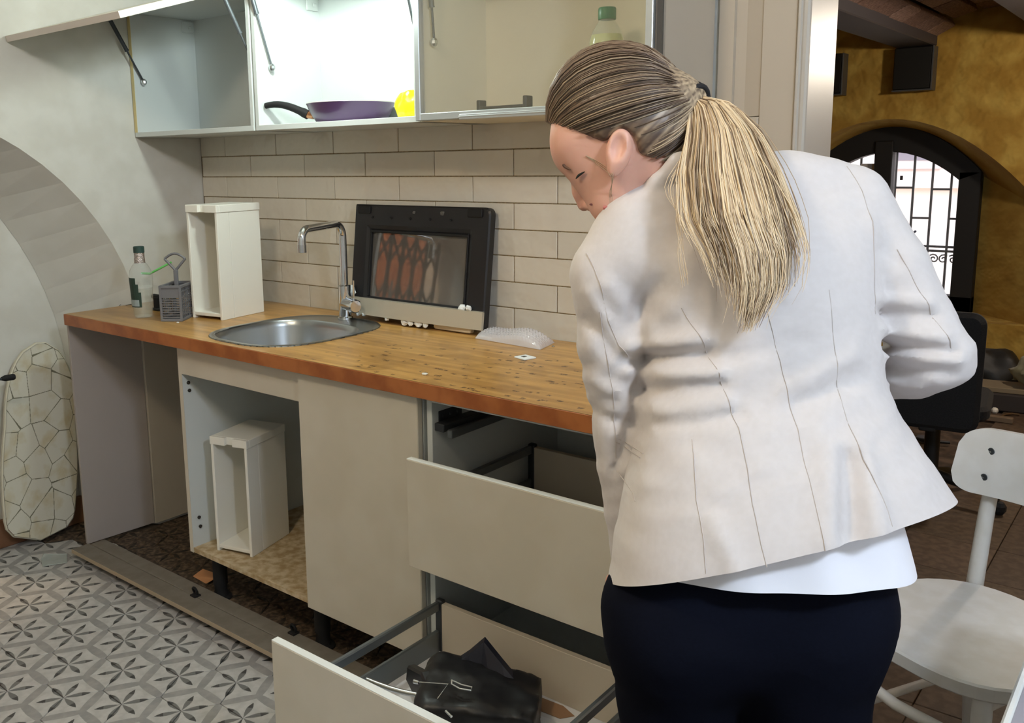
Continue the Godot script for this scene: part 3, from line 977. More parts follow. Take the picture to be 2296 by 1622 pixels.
func bag() -> void:
	var at := Vector3(2.11, 0.208, 0.745)
	var t := thing("handbag", "crumpled black leather bag with a metal clasp in the lower drawer", "bag", at)
	var lm := mat("bag_leather", col(20, 20, 24), 0.42)
	var n := FastNoiseLite.new(); n.seed = 3; n.frequency = 9.0
	var bs := Basis(Vector3.UP, 0.5)
	var f := func(p: Vector3) -> float:
		var q := bs.transposed() * p
		var e := (q - Vector3(0.0, 0.05, 0.03)).abs() - Vector3(0.115, 0.035, 0.085)
		var d := Vector3(maxf(e.x, 0), maxf(e.y, 0), maxf(e.z, 0)).length() + minf(maxf(e.x, maxf(e.y, e.z)), 0.0) - 0.015
		return smax(d + n.get_noise_3d(p.x, p.y, p.z) * 0.012 + (q.x + 0.02) * 0.12, -p.y, 0.004)
	var mb := MB.new(); mb.xf.origin = at
	net(mb, f, Vector3(-0.2, -0.02, -0.2), Vector3(0.2, 0.16, 0.22), 0.008)
	part("pouch", mb, lm, t)
	# the standing flap: a folded leather triangle
	mb = MB.new()
	var P := [Vector3(1.999, 0.29, 0.782), Vector3(2.033, 0.32, 0.72), Vector3(2.053, 0.345, 0.688), Vector3(2.114, 0.32, 0.703), Vector3(2.167, 0.28, 0.7), Vector3(2.18, 0.24, 0.685)]
	for k in 5:
		var a: Vector3 = P[k]; var b: Vector3 = P[k + 1]
		var la := Vector3(a.x + 0.02, 0.225, a.z + 0.055); var lb := Vector3(b.x + 0.02, 0.225, b.z + 0.055)
		var back := Vector3(-0.012, 0, -0.02)
		mb.quad(a, b, lb, la, Vector3(0.2, 0.3, 1)); mb.quad(a + back, b + back, lb + back * 4, la + back * 4, Vector3(0, 0, -1)); mb.quad(a, b, b + back, a + back, Vector3.UP)
	part("flap", mb, mat("flap_leather", col(28, 30, 44), 0.5), t, "upright dark blue flap")
	mb = MB.new()
	var pm := Vector3(1.95, 0.275, 0.80)
	mb.xf = Transform3D(Basis(Vector3.UP, -0.55), pm)
	mb.prism(PackedVector2Array([Vector2(-0.06, -0.045), Vector2(0.13, -0.05), Vector2(0.16, 0.02), Vector2(0.06, 0.045), Vector2(-0.05, 0.0)]), -0.012, 0.012, 0.005)
	part("side_pocket", mb, lm, t)
	mb = MB.new()
	var cl := [Vector3(2.083, 0.335, 0.839), Vector3(2.11, 0.335, 0.839), Vector3(2.131, 0.333, 0.83), Vector3(2.135, 0.331, 0.838), Vector3(2.113, 0.332, 0.849), Vector3(2.091, 0.333, 0.848)]
	cl.append(cl[0])
	mb.tube(cl, [0.0022], 6)
	var cf := part("clasp", mb, mats.chrome, t)
	mb = MB.new()
	mb.tube([Vector3(2.027, 0.33, 0.882), Vector3(2.087, 0.335, 0.855), Vector3(2.093, 0.325, 0.898)], [0.0014], 6)
	mb.tube([Vector3(2.017, 0.33, 0.886), Vector3(2.028, 0.33, 0.883)], [0.005, 0.004], 6)
	mb.tube([Vector3(2.129, 0.32, 0.913), Vector3(2.148, 0.318, 0.918)], [0.003], 6)
	part("wire_loop", mb, mats.chrome, cf)

func worktop() -> void:
	# wood seen from above: grain along x, dark flecks and worn patches
	var w := 1024; var h := 280
	var im := Image.create(w, h, false, Image.FORMAT_RGB8)
	var g1 := FastNoiseLite.new(); g1.seed = 5; g1.frequency = 0.02; g1.fractal_octaves = 4
	var g2 := FastNoiseLite.new(); g2.seed = 6; g2.frequency = 0.012; g2.fractal_octaves = 3
	for j in h:
		for i in w:
			var a := g1.get_noise_2d(i * 0.16, j * 3.2); var b := g2.get_noise_2d(i, j * 1.6)
			var c := Color(0.68, 0.50, 0.27).lerp(Color(0.81, 0.63, 0.36), clampf(0.5 + a * 0.9, 0, 1))
			c = c.lerp(Color(0.52, 0.37, 0.18), clampf(-b * 1.1 - 0.15, 0.0, 0.3))
			c = c.lerp(Color(0.60, 0.46, 0.25), clampf((330.0 - i) / 300.0, 0.0, 0.75) * clampf(0.75 + b, 0.0, 1.0))   # dull, water-worn end round the sink
			im.set_pixel(i, j, c)
	var r := RandomNumberGenerator.new(); r.seed = 11
	for k in 150:
		var x := int(480 + 540 * pow(r.randf(), 0.6)); var y := int(h * (0.35 + 0.63 * r.randf()))
		var sx := r.randi_range(1, 4); var sy := 1 + r.randi() % 2
		for i in range(-sx, sx + 1):
			for j in range(-sy, sy + 1):
				if r.randf() < 0.7 and x + i > 0 and x + i < w and y + j > 0 and y + j < h:
					im.set_pixel(x + i, y + j, im.get_pixel(x + i, y + j).lerp(Color(0.20, 0.11, 0.05), r.randf_range(0.4, 0.9)))
	var wm := mat("worktop_wood", Color.WHITE, 0.30)
	wm.albedo_texture = img_tex(im)
	var x0 := 0.105; var x1 := 2.44; var z0 := 0.004; var z1 := 0.6245; var y := 0.9042; var yb := 0.8645
	var t := thing("worktop", "worn wooden worktop with dark flecks and an orange brown edge", "worktop", Vector3(1.27, 0.8645, 0.3))
	var mb := MB.new()
	var hole := sink_outline(0.985)
	var n := hole.size()
	var outer := []
	var cc := Vector2(1.045, 0.345)
	for k in n:   # where the ray from the sink's centre leaves the rectangle
		var d: Vector2 = (hole[k] - cc).normalized()
		var tx := ((x1 if d.x > 0 else x0) - cc.x) / d.x if absf(d.x) > 1e-6 else 1e9
		var tz := ((z1 if d.y > 0 else z0) - cc.y) / d.y if absf(d.y) > 1e-6 else 1e9
		outer.append(cc + d * minf(tx, tz))
	var U := func(q: Vector2): return Vector2((q.x - x0) / (x1 - x0), (q.y - z0) / (z1 - z0))
	var P := func(q: Vector2, yy: float): return Vector3(q.x, yy, q.y)
	for k in n:
		var j := (k + 1) % n
		var a: Vector2 = hole[k]; var b: Vector2 = hole[j]; var c: Vector2 = outer[j]; var e: Vector2 = outer[k]
		for yy in [y, yb]:
			mb.quad_uv(P.call(a, yy), P.call(b, yy), P.call(c, yy), P.call(e, yy), Vector3.UP if yy == y else Vector3.DOWN, U.call(a), U.call(b), U.call(c), U.call(e))
		if c.x != e.x and c.y != e.y:   # the corner of the rectangle
			var q := Vector2(x1 if maxf(c.x, e.x) > cc.x + 0.3 else x0, z1 if maxf(c.y, e.y) > cc.y else z0)
			if minf(c.x, e.x) < cc.x and maxf(c.x, e.x) < cc.x: q.x = x0
			for yy in [y, yb]:
				mb.tri(P.call(c, yy), P.call(e, yy), P.call(q, yy), Vector3.UP, Vector3.UP, Vector3.UP, U.call(c), U.call(e), U.call(q))
		mb.quad_uv(P.call(a, y), P.call(b, y), P.call(b, yb), P.call(a, yb), Vector3(cc.x - a.x, 0, cc.y - a.y).normalized(), U.call(a), U.call(b), U.call(b), U.call(a))
	part("top_board", mb, wm, t)
	mb = MB.new()
	mb.box(Vector3(x0, yb, z1 - 0.0005), Vector3(x1, y - 0.0005, z1 + 0.0022), 0.0012)
	mb.box(Vector3(x0 - 0.002, yb, z0), Vector3(x0 + 0.0005, y - 0.0005, z1 + 0.002), 0.001)
	mb.box(Vector3(x1 - 0.0005, yb, z0), Vector3(x1 + 0.002, y - 0.0005, z1 + 0.002), 0.001)
	part("edge_band", mb, mottle(mat("edge_wood", col(176, 108, 58), 0.35), Color(0.86, 0.80, 0.76), 0.02, 2.0, 4, 55), t)
	sink()

func sink_outline(s: float) -> Array:
	var o := []
	for k in 64:
		var a := TAU * k / 64.0
		var c := cos(a); var q := sin(a)
		var e := 2.0 / 2.9
		o.append(Vector2(1.045, 0.345) + Vector2(signf(c) * pow(absf(c), e) * 0.214, signf(q) * pow(absf(q), e) * 0.25) * s)
	return o

func sink() -> void:
	var t := thing("sink", "inset stainless steel sink with a rounded bowl", "sink", Vector3(1.045, 0.76, 0.345))
	var mb := MB.new()
	var y := 0.9047
	var ring := func(s: float, yy: float, back: float) -> Array:
		var r := []
		for q in sink_outline(s):
			var v: Vector2 = q
			if back > 0.0:   # the bowl keeps clear of the tap ledge at the back
				v = Vector2(1.045 + (v.x - 1.045) * 0.98, 0.385 + (v.y - 0.345) * 0.80)
			r.append(Vector3(v.x, yy, v.y))
		return r
	var rings := [ring.call(1.03, y, 0.0), ring.call(1.02, y + 0.003, 0.0), ring.call(0.97, y + 0.0035, 0.0), ring.call(0.95, y + 0.001, 0.0)]
	var bowl := [ring.call(0.985, y + 0.001, 1.0), ring.call(0.96, y - 0.003, 1.0), ring.call(0.93, y - 0.02, 1.0), ring.call(0.88, y - 0.10, 1.0), ring.call(0.80, y - 0.137, 1.0), ring.call(0.62, y - 0.148, 1.0), ring.call(0.15, y - 0.150, 1.0)]
	var lay := func(m: MB, R: Array) -> void:
		for i in R.size() - 1:
			for k in 64:
				var j := (k + 1) % 64
				var nn := []
				for q in [[i, k], [i, j], [i + 1, j], [i + 1, k]]:
					var ii: int = q[0]; var kk: int = q[1]
					var du: Vector3 = R[ii][(kk + 1) % 64] - R[ii][(kk + 63) % 64]
					var dv: Vector3 = R[mini(ii + 1, R.size() - 1)][kk] - R[maxi(ii - 1, 0)][kk]
					var c := du.cross(dv).normalized()
					if c.dot(Vector3(1.045, 1.1, 0.36) - R[ii][kk]) < 0.0: c = -c
					nn.append(c)
				m.tri(R[i][k], R[i][j], R[i + 1][j], nn[0], nn[1], nn[2]); m.tri(R[i][k], R[i + 1][j], R[i + 1][k], nn[0], nn[2], nn[3])
	lay.call(mb, rings + [bowl[0]])
	var st := mat("sink_steel", col(176, 180, 182), 0.3, 1.0)
	part("rim", mb, st, t)
	mb = MB.new()
	lay.call(mb, bowl)
	var bw := part("bowl", mb, st, t)
	mb = MB.new()
	mb.lathe(Vector3(1.045, y - 0.149, 0.385), [Vector2(0.045, 0.0), Vector2(0.042, 0.004), Vector2(0.03, 0.002), Vector2(0.001, -0.002)], 20)
	part("drain", mb, mats.chrome, bw)
	mb = MB.new()
	mb.xf = Transform3D(Basis(Vector3(0, 0, 1), PI / 2 + 0.15), Vector3(1.229, y - 0.052, 0.30))
	mb.lathe(Vector3.ZERO, [Vector2(0.019, -0.004), Vector2(0.018, 0.003), Vector2(0.011, 0.004), Vector2(0.011, 0.0), Vector2(0.0005, 0.0)], 18)
	part("overflow", mb, mats.chrome, bw)
	tap()

func tap() -> void:
	var b := Vector3(1.03, 0.9065, 0.117)
	var t := thing("tap", "chrome mixer tap with a tall square swan neck behind the sink", "tap", b)
	var cm: Material = mats.chrome
	var mb := MB.new()
	mb.lathe(b, [Vector2(0.026, 0.0), Vector2(0.026, 0.006), Vector2(0.021, 0.009), Vector2(0.021, 0.112), Vector2(0.018, 0.115), Vector2(0.013, 0.116)], 24)
	part("body", mb, cm, t)
	mb = MB.new()
	var end := Vector3(1.085, 1.22, 0.342)
	var top := Vector3(b.x, 1.228, b.z)
	var dir := (Vector3(end.x, 1.222, end.z) - top).normalized()
	var pts := [b + Vector3(0, 0.10, 0), top - Vector3(0, 0.045, 0)]
	for k in 8:
		var a := PI / 2 * (k + 1) / 8.0
		pts.append(top - Vector3(0, 0.045, 0) + Vector3(0, sin(a), 0) * 0.045 + dir * (1.0 - cos(a)) * 0.045)
	var L := top.distance_to(Vector3(end.x, 1.228, end.z))
	for k in 8:
		var a := PI / 2 * k / 7.0
		pts.append(top + dir * (L - 0.032) + dir * sin(a) * 0.032 - Vector3(0, (1.0 - cos(a)) * 0.032, 0))
	pts.append(Vector3(end.x, 1.168, end.z))
	mb.tube(pts, [0.0125], 16)
	var sp := part("spout", mb, cm, t)
	mb = MB.new()
	mb.tube([Vector3(end.x, 1.176, end.z), Vector3(end.x, 1.152, end.z)], [0.0135, 0.0135], 16)
	part("aerator", mb, mats.steel, sp)
	mb = MB.new()
	var q := b + Vector3(0.0, 0.052, 0.0)
	var hd := Vector3(0.93, 0.02, 0.36).normalized()
	mb.tube([q + hd * 0.012, q + hd * 0.045], [0.0215], 20)
	mb.tube([q + hd * 0.047, q + hd * 0.088, q + hd * 0.092], [0.0225, 0.0225, 0.019], 20)
	var lv := part("lever_hub", mb, cm, t)
	mb = MB.new()
	mb.tube([q + hd * 0.075 + Vector3(0, 0.02, 0), q + hd * 0.08 + Vector3(0, 0.085, 0)], [0.004, 0.0032], 8)
	part("lever", mb, cm, lv)

func plinth() -> void:
	# the loose plinth board lying on its clips
	var t := thing("plinth_board", "loose grey plinth board lying in front of the cabinet feet", "board", Vector3(0.9, 0, 0.63))
	var mb := MB.new()
	mb.box(Vector3(0.14, 0.026, 0.626), Vector3(1.78, 0.040, 0.692), 0.0015)
	mb.box(Vector3(0.15, 0.026, 0.568), Vector3(1.78, 0.0395, 0.623), 0.0015)
	mb.box(Vector3(0.15, 0.026, 0.575), Vector3(1.78, 0.034, 0.685))
	part("board", mb, mats.plinth, t)
	mb = MB.new(); mb.box(Vector3(0.14, 0.0262, 0.6918), Vector3(1.78, 0.0398, 0.6934)); part("edge_band", mb, mat("plinth_edge", col(172, 156, 132), 0.6), t)
	for p in [Vector3(0.811, 0.041, 0.622), Vector3(1.247, 0.041, 0.579)]:
		mb = MB.new()
		var pts := []
		for k in 11:
			var a := -0.9 + 4.7 * k / 10.0
			pts.append(p + Vector3(cos(a) * 0.010, 0.016 + sin(a) * 0.013, sin(a) * 0.004))
		mb.tube(pts, [0.0042], 6)
		mb.box(p + Vector3(-0.014, -0.002, -0.012), p + Vector3(0.014, 0.004, 0.012), 0.001)
		part("clip", mb, mats.rubber, t, "black plastic clip")
	for x in [0.3, 0.95, 1.6]:
		mb = MB.new(); mb.box(Vector3(x - 0.03, 0.0, 0.60), Vector3(x + 0.03, 0.026, 0.65), 0.002); part("clip_foot", mb, mats.rubber, t)

# ------------------------------------------------------------------ wall cabinets
func strut(parent: Node3D, a: Vector3, b: Vector3, m: Material) -> void:
	# gas strut: stout cylinder up by the flap, thin rod down to the ball joint on the side panel
	var mb := MB.new()
	var mid := a.lerp(b, 0.52)
	mb.tube([b, mid], [0.0075], 10)
	mb.tube([mid, mid.lerp(a, 0.03)], [0.0085], 10)
	mb.tube([mid, a], [0.0035], 8)
	var s := part("gas_strut", mb, m, parent)
	mb = MB.new()
	mb.blob(a, Vector3(0.011, 0.013, 0.011), rng, 0.03)
	part("ball_joint", mb, mats.steel, s)

func flap(parent: Node3D, x0: float, x1: float, hinge: Vector3, ang: float, len_: float) -> void:
	var mb := MB.new()
	mb.xf = Transform3D(Basis(Vector3.RIGHT, ang), Vector3(0, hinge.y, hinge.z))
	mb.box(Vector3(x0 + 0.002, -0.009, 0.0), Vector3(x1 - 0.002, 0.011, len_), 0.0015)
	var f := part("flap_door", mb, mats.cab_white, parent)
	mb = MB.new()
	mb.xf = Transform3D(Basis(Vector3.RIGHT, ang), Vector3(0, hinge.y, hinge.z))
	mb.box(Vector3(x0 + 0.003, -0.0085, len_ - 0.0006), Vector3(x1 - 0.003, 0.0105, len_ + 0.0006))
	part("edge_band", mb, mat("flap_edge", col(214, 204, 196), 0.45), f)

func wall_cabinets() -> void:
	var X0 := [0.104, 0.822, 1.538]
	var X1 := [0.812, 1.532, 2.246]
	var names := ["white wall cabinet at the left end, empty, its flap sagging open", "middle white wall cabinet, brightly lit, holding the purple frying pan", "right white wall cabinet with a closed aluminium framed glass flap"]
	var yb := 1.531; var yt := 1.978; var zf := 0.288
	for k in 3:
		var x0: float = X0[k]; var x1: float = X1[k]
		var t := thing("wall_cabinet", names[k], "cabinet", Vector3((x0 + x1) / 2, yb, 0.15), "lift-up wall cabinets over the worktop")
		var iw: Material = mats.inner_white if k < 2 else mats.inner_cream
		var left := MB.new(); left.box(Vector3(x0, yb, 0.004), Vector3(x0 + 0.017, yt, zf), 0.001); var sp := part("side_panel", left, iw, t)
		if k == 0:
			left = MB.new(); left.box(Vector3(x0, yb + 0.017, zf - 0.0005), Vector3(x0 + 0.0172, yt, zf + 0.001)); part("edge_band", left, mats.yellowed, sp)
		var mb := MB.new(); mb.box(Vector3(x1 - 0.017, yb, 0.004), Vector3(x1, yt, zf), 0.001); part("side_panel", mb, iw, t)
		mb = MB.new(); mb.box(Vector3(x0 + 0.0005, yb, 0.004), Vector3(x1 - 0.0005, yb + 0.017, zf + 0.0006), 0.001); part("bottom_panel", mb, iw, t)
		mb = MB.new(); mb.box(Vector3(x0, yt, 0.004), Vector3(x1, yt + 0.017, zf), 0.001); part("top_panel", mb, iw, t)
		mb = MB.new(); mb.box(Vector3(x0 + 0.017, yb + 0.017, 0.004), Vector3(x1 - 0.017, yt, 0.012)); part("back_panel", mb, iw, t)
		# hanging bracket in the upper corner
		mb = MB.new(); mb.box(Vector3(x0 + 0.017, 1.93, 0.02), Vector3(x0 + 0.024, 1.972, 0.07), 0.002); mb.box(Vector3(x0 + 0.024, 1.942, 0.03), Vector3(x0 + 0.03, 1.954, 0.045), 0.002); part("hanging_bracket", mb, iw, t)
		var st: Material = mats.rail_steel
		if k == 0:
			flap(t, x0, x1, Vector3(0, 1.986, 0.292), deg_to_rad(17.4), 0.468)
			strut(t, Vector3(x0 + 0.03, 1.732, 0.255), Vector3(x0 + 0.03, 1.945, 0.375), mats.dark_steel)
			strut(t, Vector3(x1 - 0.03, 1.732, 0.245), Vector3(x1 - 0.03, 1.945, 0.356), st)
		elif k == 1:
			flap(t, x0, x1, Vector3(0, 2.0, 0.300), deg_to_rad(-86.0), 0.468)
			strut(t, Vector3(x0 + 0.03, 1.732, 0.235), Vector3(x0 + 0.03, 2.05, 0.335), st)
			strut(t, Vector3(x1 - 0.03, 1.732, 0.30 - 0.05), Vector3(x1 - 0.03, 2.05, 0.345), st)
		else:
			var gd := holder("glass_flap", t)
			mb = MB.new(); mb.box(Vector3(x0 + 0.001, yb + 0.002, 0.290), Vector3(x0 + 0.019, yt, 0.311), 0.0015); mb.box(Vector3(x1 - 0.019, yb + 0.002, 0.290), Vector3(x1 - 0.001, yt, 0.311), 0.0015); mb.box(Vector3(x0 + 0.019, yb + 0.002, 0.290), Vector3(x1 - 0.019, yb + 0.021, 0.311), 0.0015); mb.box(Vector3(x0 + 0.019, yt - 0.019, 0.290), Vector3(x1 - 0.019, yt, 0.311), 0.0015)
			part("aluminium_frame", mb, mats.alu, gd)
			mb = MB.new(); mb.box(Vector3(x0 + 0.16, yb - 0.0015, 0.309), Vector3(x1 - 0.16, yb + 0.013, 0.318), 0.0015); mb.box(Vector3(x0 + 0.16, yb + 0.005, 0.317), Vector3(x1 - 0.16, yb + 0.0085, 0.320), 0.0008); part("grip_strip", mb, mats.alu, gd)
			var gm := mat("smoked_glass", Color(0.70, 0.67, 0.58, 0.08), 0.03)
			gm.transparency = BaseMaterial3D.TRANSPARENCY_ALPHA
			mb = MB.new(); mb.box(Vector3(x0 + 0.019, yb + 0.021, 0.298), Vector3(x1 - 0.019, yt - 0.019, 0.302)); part("glass_pane", mb, gm, gd)
			mb = MB.new(); mb.box(Vector3(x1, yb + 0.001, 0.005), Vector3(x1 + 0.006, yt, 0.262)); part("cover_panel", mb, mats.matt_paint, t)
			mb = MB.new(); mb.box(Vector3(x1, yb + 0.001, 0.276), Vector3(x1 + 0.004, yt, 0.300)); mb.box(Vector3(x1 + 0.0, yb + 0.001, 0.262), Vector3(x1 + 0.001, yt, 0.268)); part("gap_strip", mb, mat("strip_dark", col(92, 86, 78), 0.6), t)
			strut(t, Vector3(x0 + 0.03, 1.742, 0.26), Vector3(x0 + 0.03, 1.92, 0.275), mats.dark_steel)
	cabinet_contents(yb + 0.0172)

func cabinet_contents(y: float) -> void:
	# frying pan
	var c := Vector3(1.122, y, 0.149)
	var t := thing("frying_pan", "purple frying pan with a curved black handle in the lit cabinet", "pan", c)
	var mb := MB.new()
	mb.lathe(c, [Vector2(0.001, 0.0005), Vector2(0.102, 0.0005), Vector2(0.110, 0.004), Vector2(0.127, 0.03), Vector2(0.137, 0.054), Vector2(0.1395, 0.058)], 48)
	var pm := mat("purple_enamel", col(84, 56, 98), 0.22); pm.clearcoat_enabled = true; pm.clearcoat = 0.6
	part("body", mb, pm, t)
	mb = MB.new()
	mb.lathe(c, [Vector2(0.1395, 0.058), Vector2(0.138, 0.0605), Vector2(0.131, 0.055), Vector2(0.106, 0.006), Vector2(0.001, 0.004)], 48)
	part("inner_coating", mb, mat("pan_inside", col(180, 174, 170), 0.35), t)
	var hd := Vector3(-0.92, 0, 0.39).normalized()
	mb = MB.new()
	mb.tube([c + hd * 0.128 + Vector3(0, 0.026, 0), c + hd * 0.15 + Vector3(0, 0.030, 0)], [0.012, 0.0125], 12)
	part("ferrule", mb, mat("copper", col(205, 150, 110), 0.25, 0.9), t, "copper coloured collar")
	mb = MB.new()
	var pts := []; var rr := []
	for k in 11:
		var s := k / 10.0
		pts.append(c + hd * (0.148 + 0.150 * s) + Vector3(0, 0.028 + 0.040 * sin(PI * 0.62 * s) - 0.004 * s, 0)); rr.append(0.0135 - 0.004 * s if s > 0.15 else 0.015)
	mb.tube(pts, rr, 12)
	part("handle", mb, mats.rubber, t)
	# yellow packet
	mb = MB.new()
	mb.xf.origin = Vector3(1.425, y, 0.215)
	var n := FastNoiseLite.new(); n.seed = 8; n.frequency = 14.0
	net(mb, func(p: Vector3) -> float: return smax(ellipsoid(p, Vector3(0.015, 0.03, 0), Basis.IDENTITY, Vector3(0.062, 0.044, 0.032)) + n.get_noise_3d(p.x, p.y, p.z) * 0.014, -p.y + 0.0005, 0.003), Vector3(-0.08, -0.01, -0.06), Vector3(0.11, 0.11, 0.06), 0.006)
	single("plastic_packet", mb, mat("yellow_film", col(240, 232, 30), 0.25), "crumpled bright yellow packet beside the purple frying pan", "packet", Vector3(1.415, y, 0.215))
	# oil bottle with a green cap
	c = Vector3(2.04, y, 0.155)
	t = thing("oil_bottle", "large clear bottle of pale yellow liquid with a green cap", "bottle", c)
	var prof := [Vector2(0.0005, 0.001), Vector2(0.036, 0.001), Vector2(0.043, 0.01), Vector2(0.0445, 0.06), Vector2(0.0445, 0.145), Vector2(0.042, 0.165), Vector2(0.034, 0.188), Vector2(0.022, 0.206), Vector2(0.0175, 0.215), Vector2(0.0175, 0.228)]
	var gm := mat("clear_plastic", Color(0.86, 0.88, 0.80, 0.26), 0.06); gm.transparency = BaseMaterial3D.TRANSPARENCY_ALPHA
	mb = MB.new(); mb.lathe(c, prof, 32); part("bottle_body", mb, gm, t)
	mb = MB.new(); mb.lathe(c, [Vector2(0.0005, 0.003), Vector2(0.041, 0.004), Vector2(0.0432, 0.02), Vector2(0.0432, 0.145), Vector2(0.041, 0.163), Vector2(0.0375, 0.176), Vector2(0.0005, 0.176)], 32)
	part("oil", mb, mat("oil", col(206, 206, 122), 0.12), t)
	mb = MB.new(); mb.lathe(c, [Vector2(0.0449, 0.05), Vector2(0.0449, 0.134)], 32); var lb := part("label_band", mb, mat("pale_green", col(186, 214, 160), 0.5), t)
	mb = MB.new(); mb.lathe(c, [Vector2(0.0452, 0.134), Vector2(0.0452, 0.141)], 32); part("green_stripe", mb, mat("bottle_green", col(20, 110, 60), 0.4), lb)
	mb = MB.new(); mb.lathe(c, [Vector2(0.0215, 0.2125), Vector2(0.022, 0.214), Vector2(0.022, 0.238), Vector2(0.020, 0.241), Vector2(0.0005, 0.241)], 32); part("cap", mb, mats.bottle_green, t)
	# black pan support
	c = Vector3(1.725, y, 0.16)
	t = thing("pan_support", "black cast pan support lying in the right wall cabinet", "pan support", c)
	mb = MB.new(); mb.box(c + Vector3(-0.075, 0.008, -0.012), c + Vector3(0.075, 0.022, 0.012), 0.003); part("bar", mb, mats.black, t)
	for s in [-1, 1]:
		mb = MB.new(); mb.box(c + Vector3(s * 0.078 - 0.006, 0.0005, -0.02), c + Vector3(s * 0.078 + 0.006, 0.044 if s > 0 else 0.040, 0.012), 0.002); part("prong", mb, mats.black, t)
	mb = MB.new(); mb.box(c + Vector3(-0.05, 0.0005, -0.03), c + Vector3(0.05, 0.012, 0.05), 0.004); part("burner_grid", mb, mats.rubber, t)

# ------------------------------------------------------------------ things on the worktop
func drawer_box(at: Vector3, turn: float, label: String) -> void:
	# a narrow open-fronted box of white boards, stood on end; x across the front, z out of the front
	var t := thing("drawer_box", label, "box", at, "narrow white drawer boxes stood on end")
	var wm: Material = mats.box_white
	var xf := Transform3D(Basis(Vector3.UP, turn), at)
	var w := 0.142; var h := 0.388; var d := 0.205
	var mb := MB.new(); mb.xf = xf; mb.box(Vector3(-w / 2, 0, -d), Vector3(-w / 2 + 0.010, h - 0.026, 0), 0.001); part("side_panel", mb, wm, t)
	mb = MB.new(); mb.xf = xf
	mb.box(Vector3(w / 2 - 0.010, 0, -0.058), Vector3(w / 2, h - 0.026, 0), 0.001); part("side_panel", mb, wm, t)
	mb = MB.new(); mb.xf = xf; mb.box(Vector3(w / 2 - 0.0105, 0, -d), Vector3(w / 2 - 0.0005, h - 0.026, -0.0595), 0.001); part("side_panel", mb, wm, t)
	mb = MB.new(); mb.xf = xf; mb.box(Vector3(-w / 2 + 0.010, 0.004, -d), Vector3(w / 2 - 0.010, h - 0.026, -d + 0.006)); part("back_panel", mb, wm, t)
	mb = MB.new(); mb.xf = xf
	mb.box(Vector3(-w / 2 - 0.002, h - 0.0258, -d - 0.001), Vector3(w / 2 + 0.002, h, -0.012), 0.0015)
	mb.box(Vector3(-w / 2 - 0.002, h - 0.0258, -0.012), Vector3(-0.014, h, 0.002), 0.0015)
	mb.box(Vector3(0.016, h - 0.0258, -0.012), Vector3(w / 2 + 0.002, h, 0.002), 0.0015)
	part("top_board", mb, wm, t)
	mb = MB.new(); mb.xf = xf; mb.box(Vector3(-w / 2 + 0.010, 0.010, -d + 0.006), Vector3(w / 2 - 0.010, 0.022, -0.002), 0.001); part("bottom_board", mb, wm, t)
	mb = MB.new(); mb.xf = Transform3D(xf.basis * Basis(Vector3.RIGHT, PI / 2), xf * Vector3(0.0, h - 0.055, -d + 0.006))
	mb.lathe(Vector3.ZERO, [Vector2(0.0065, 0.0), Vector2(0.006, 0.002), Vector2(0.002, 0.0015), Vector2(0.0004, 0.001)], 12)
	part("screw", mb, mat("screw_grey", col(96, 98, 92), 0.5, 0.4), t)

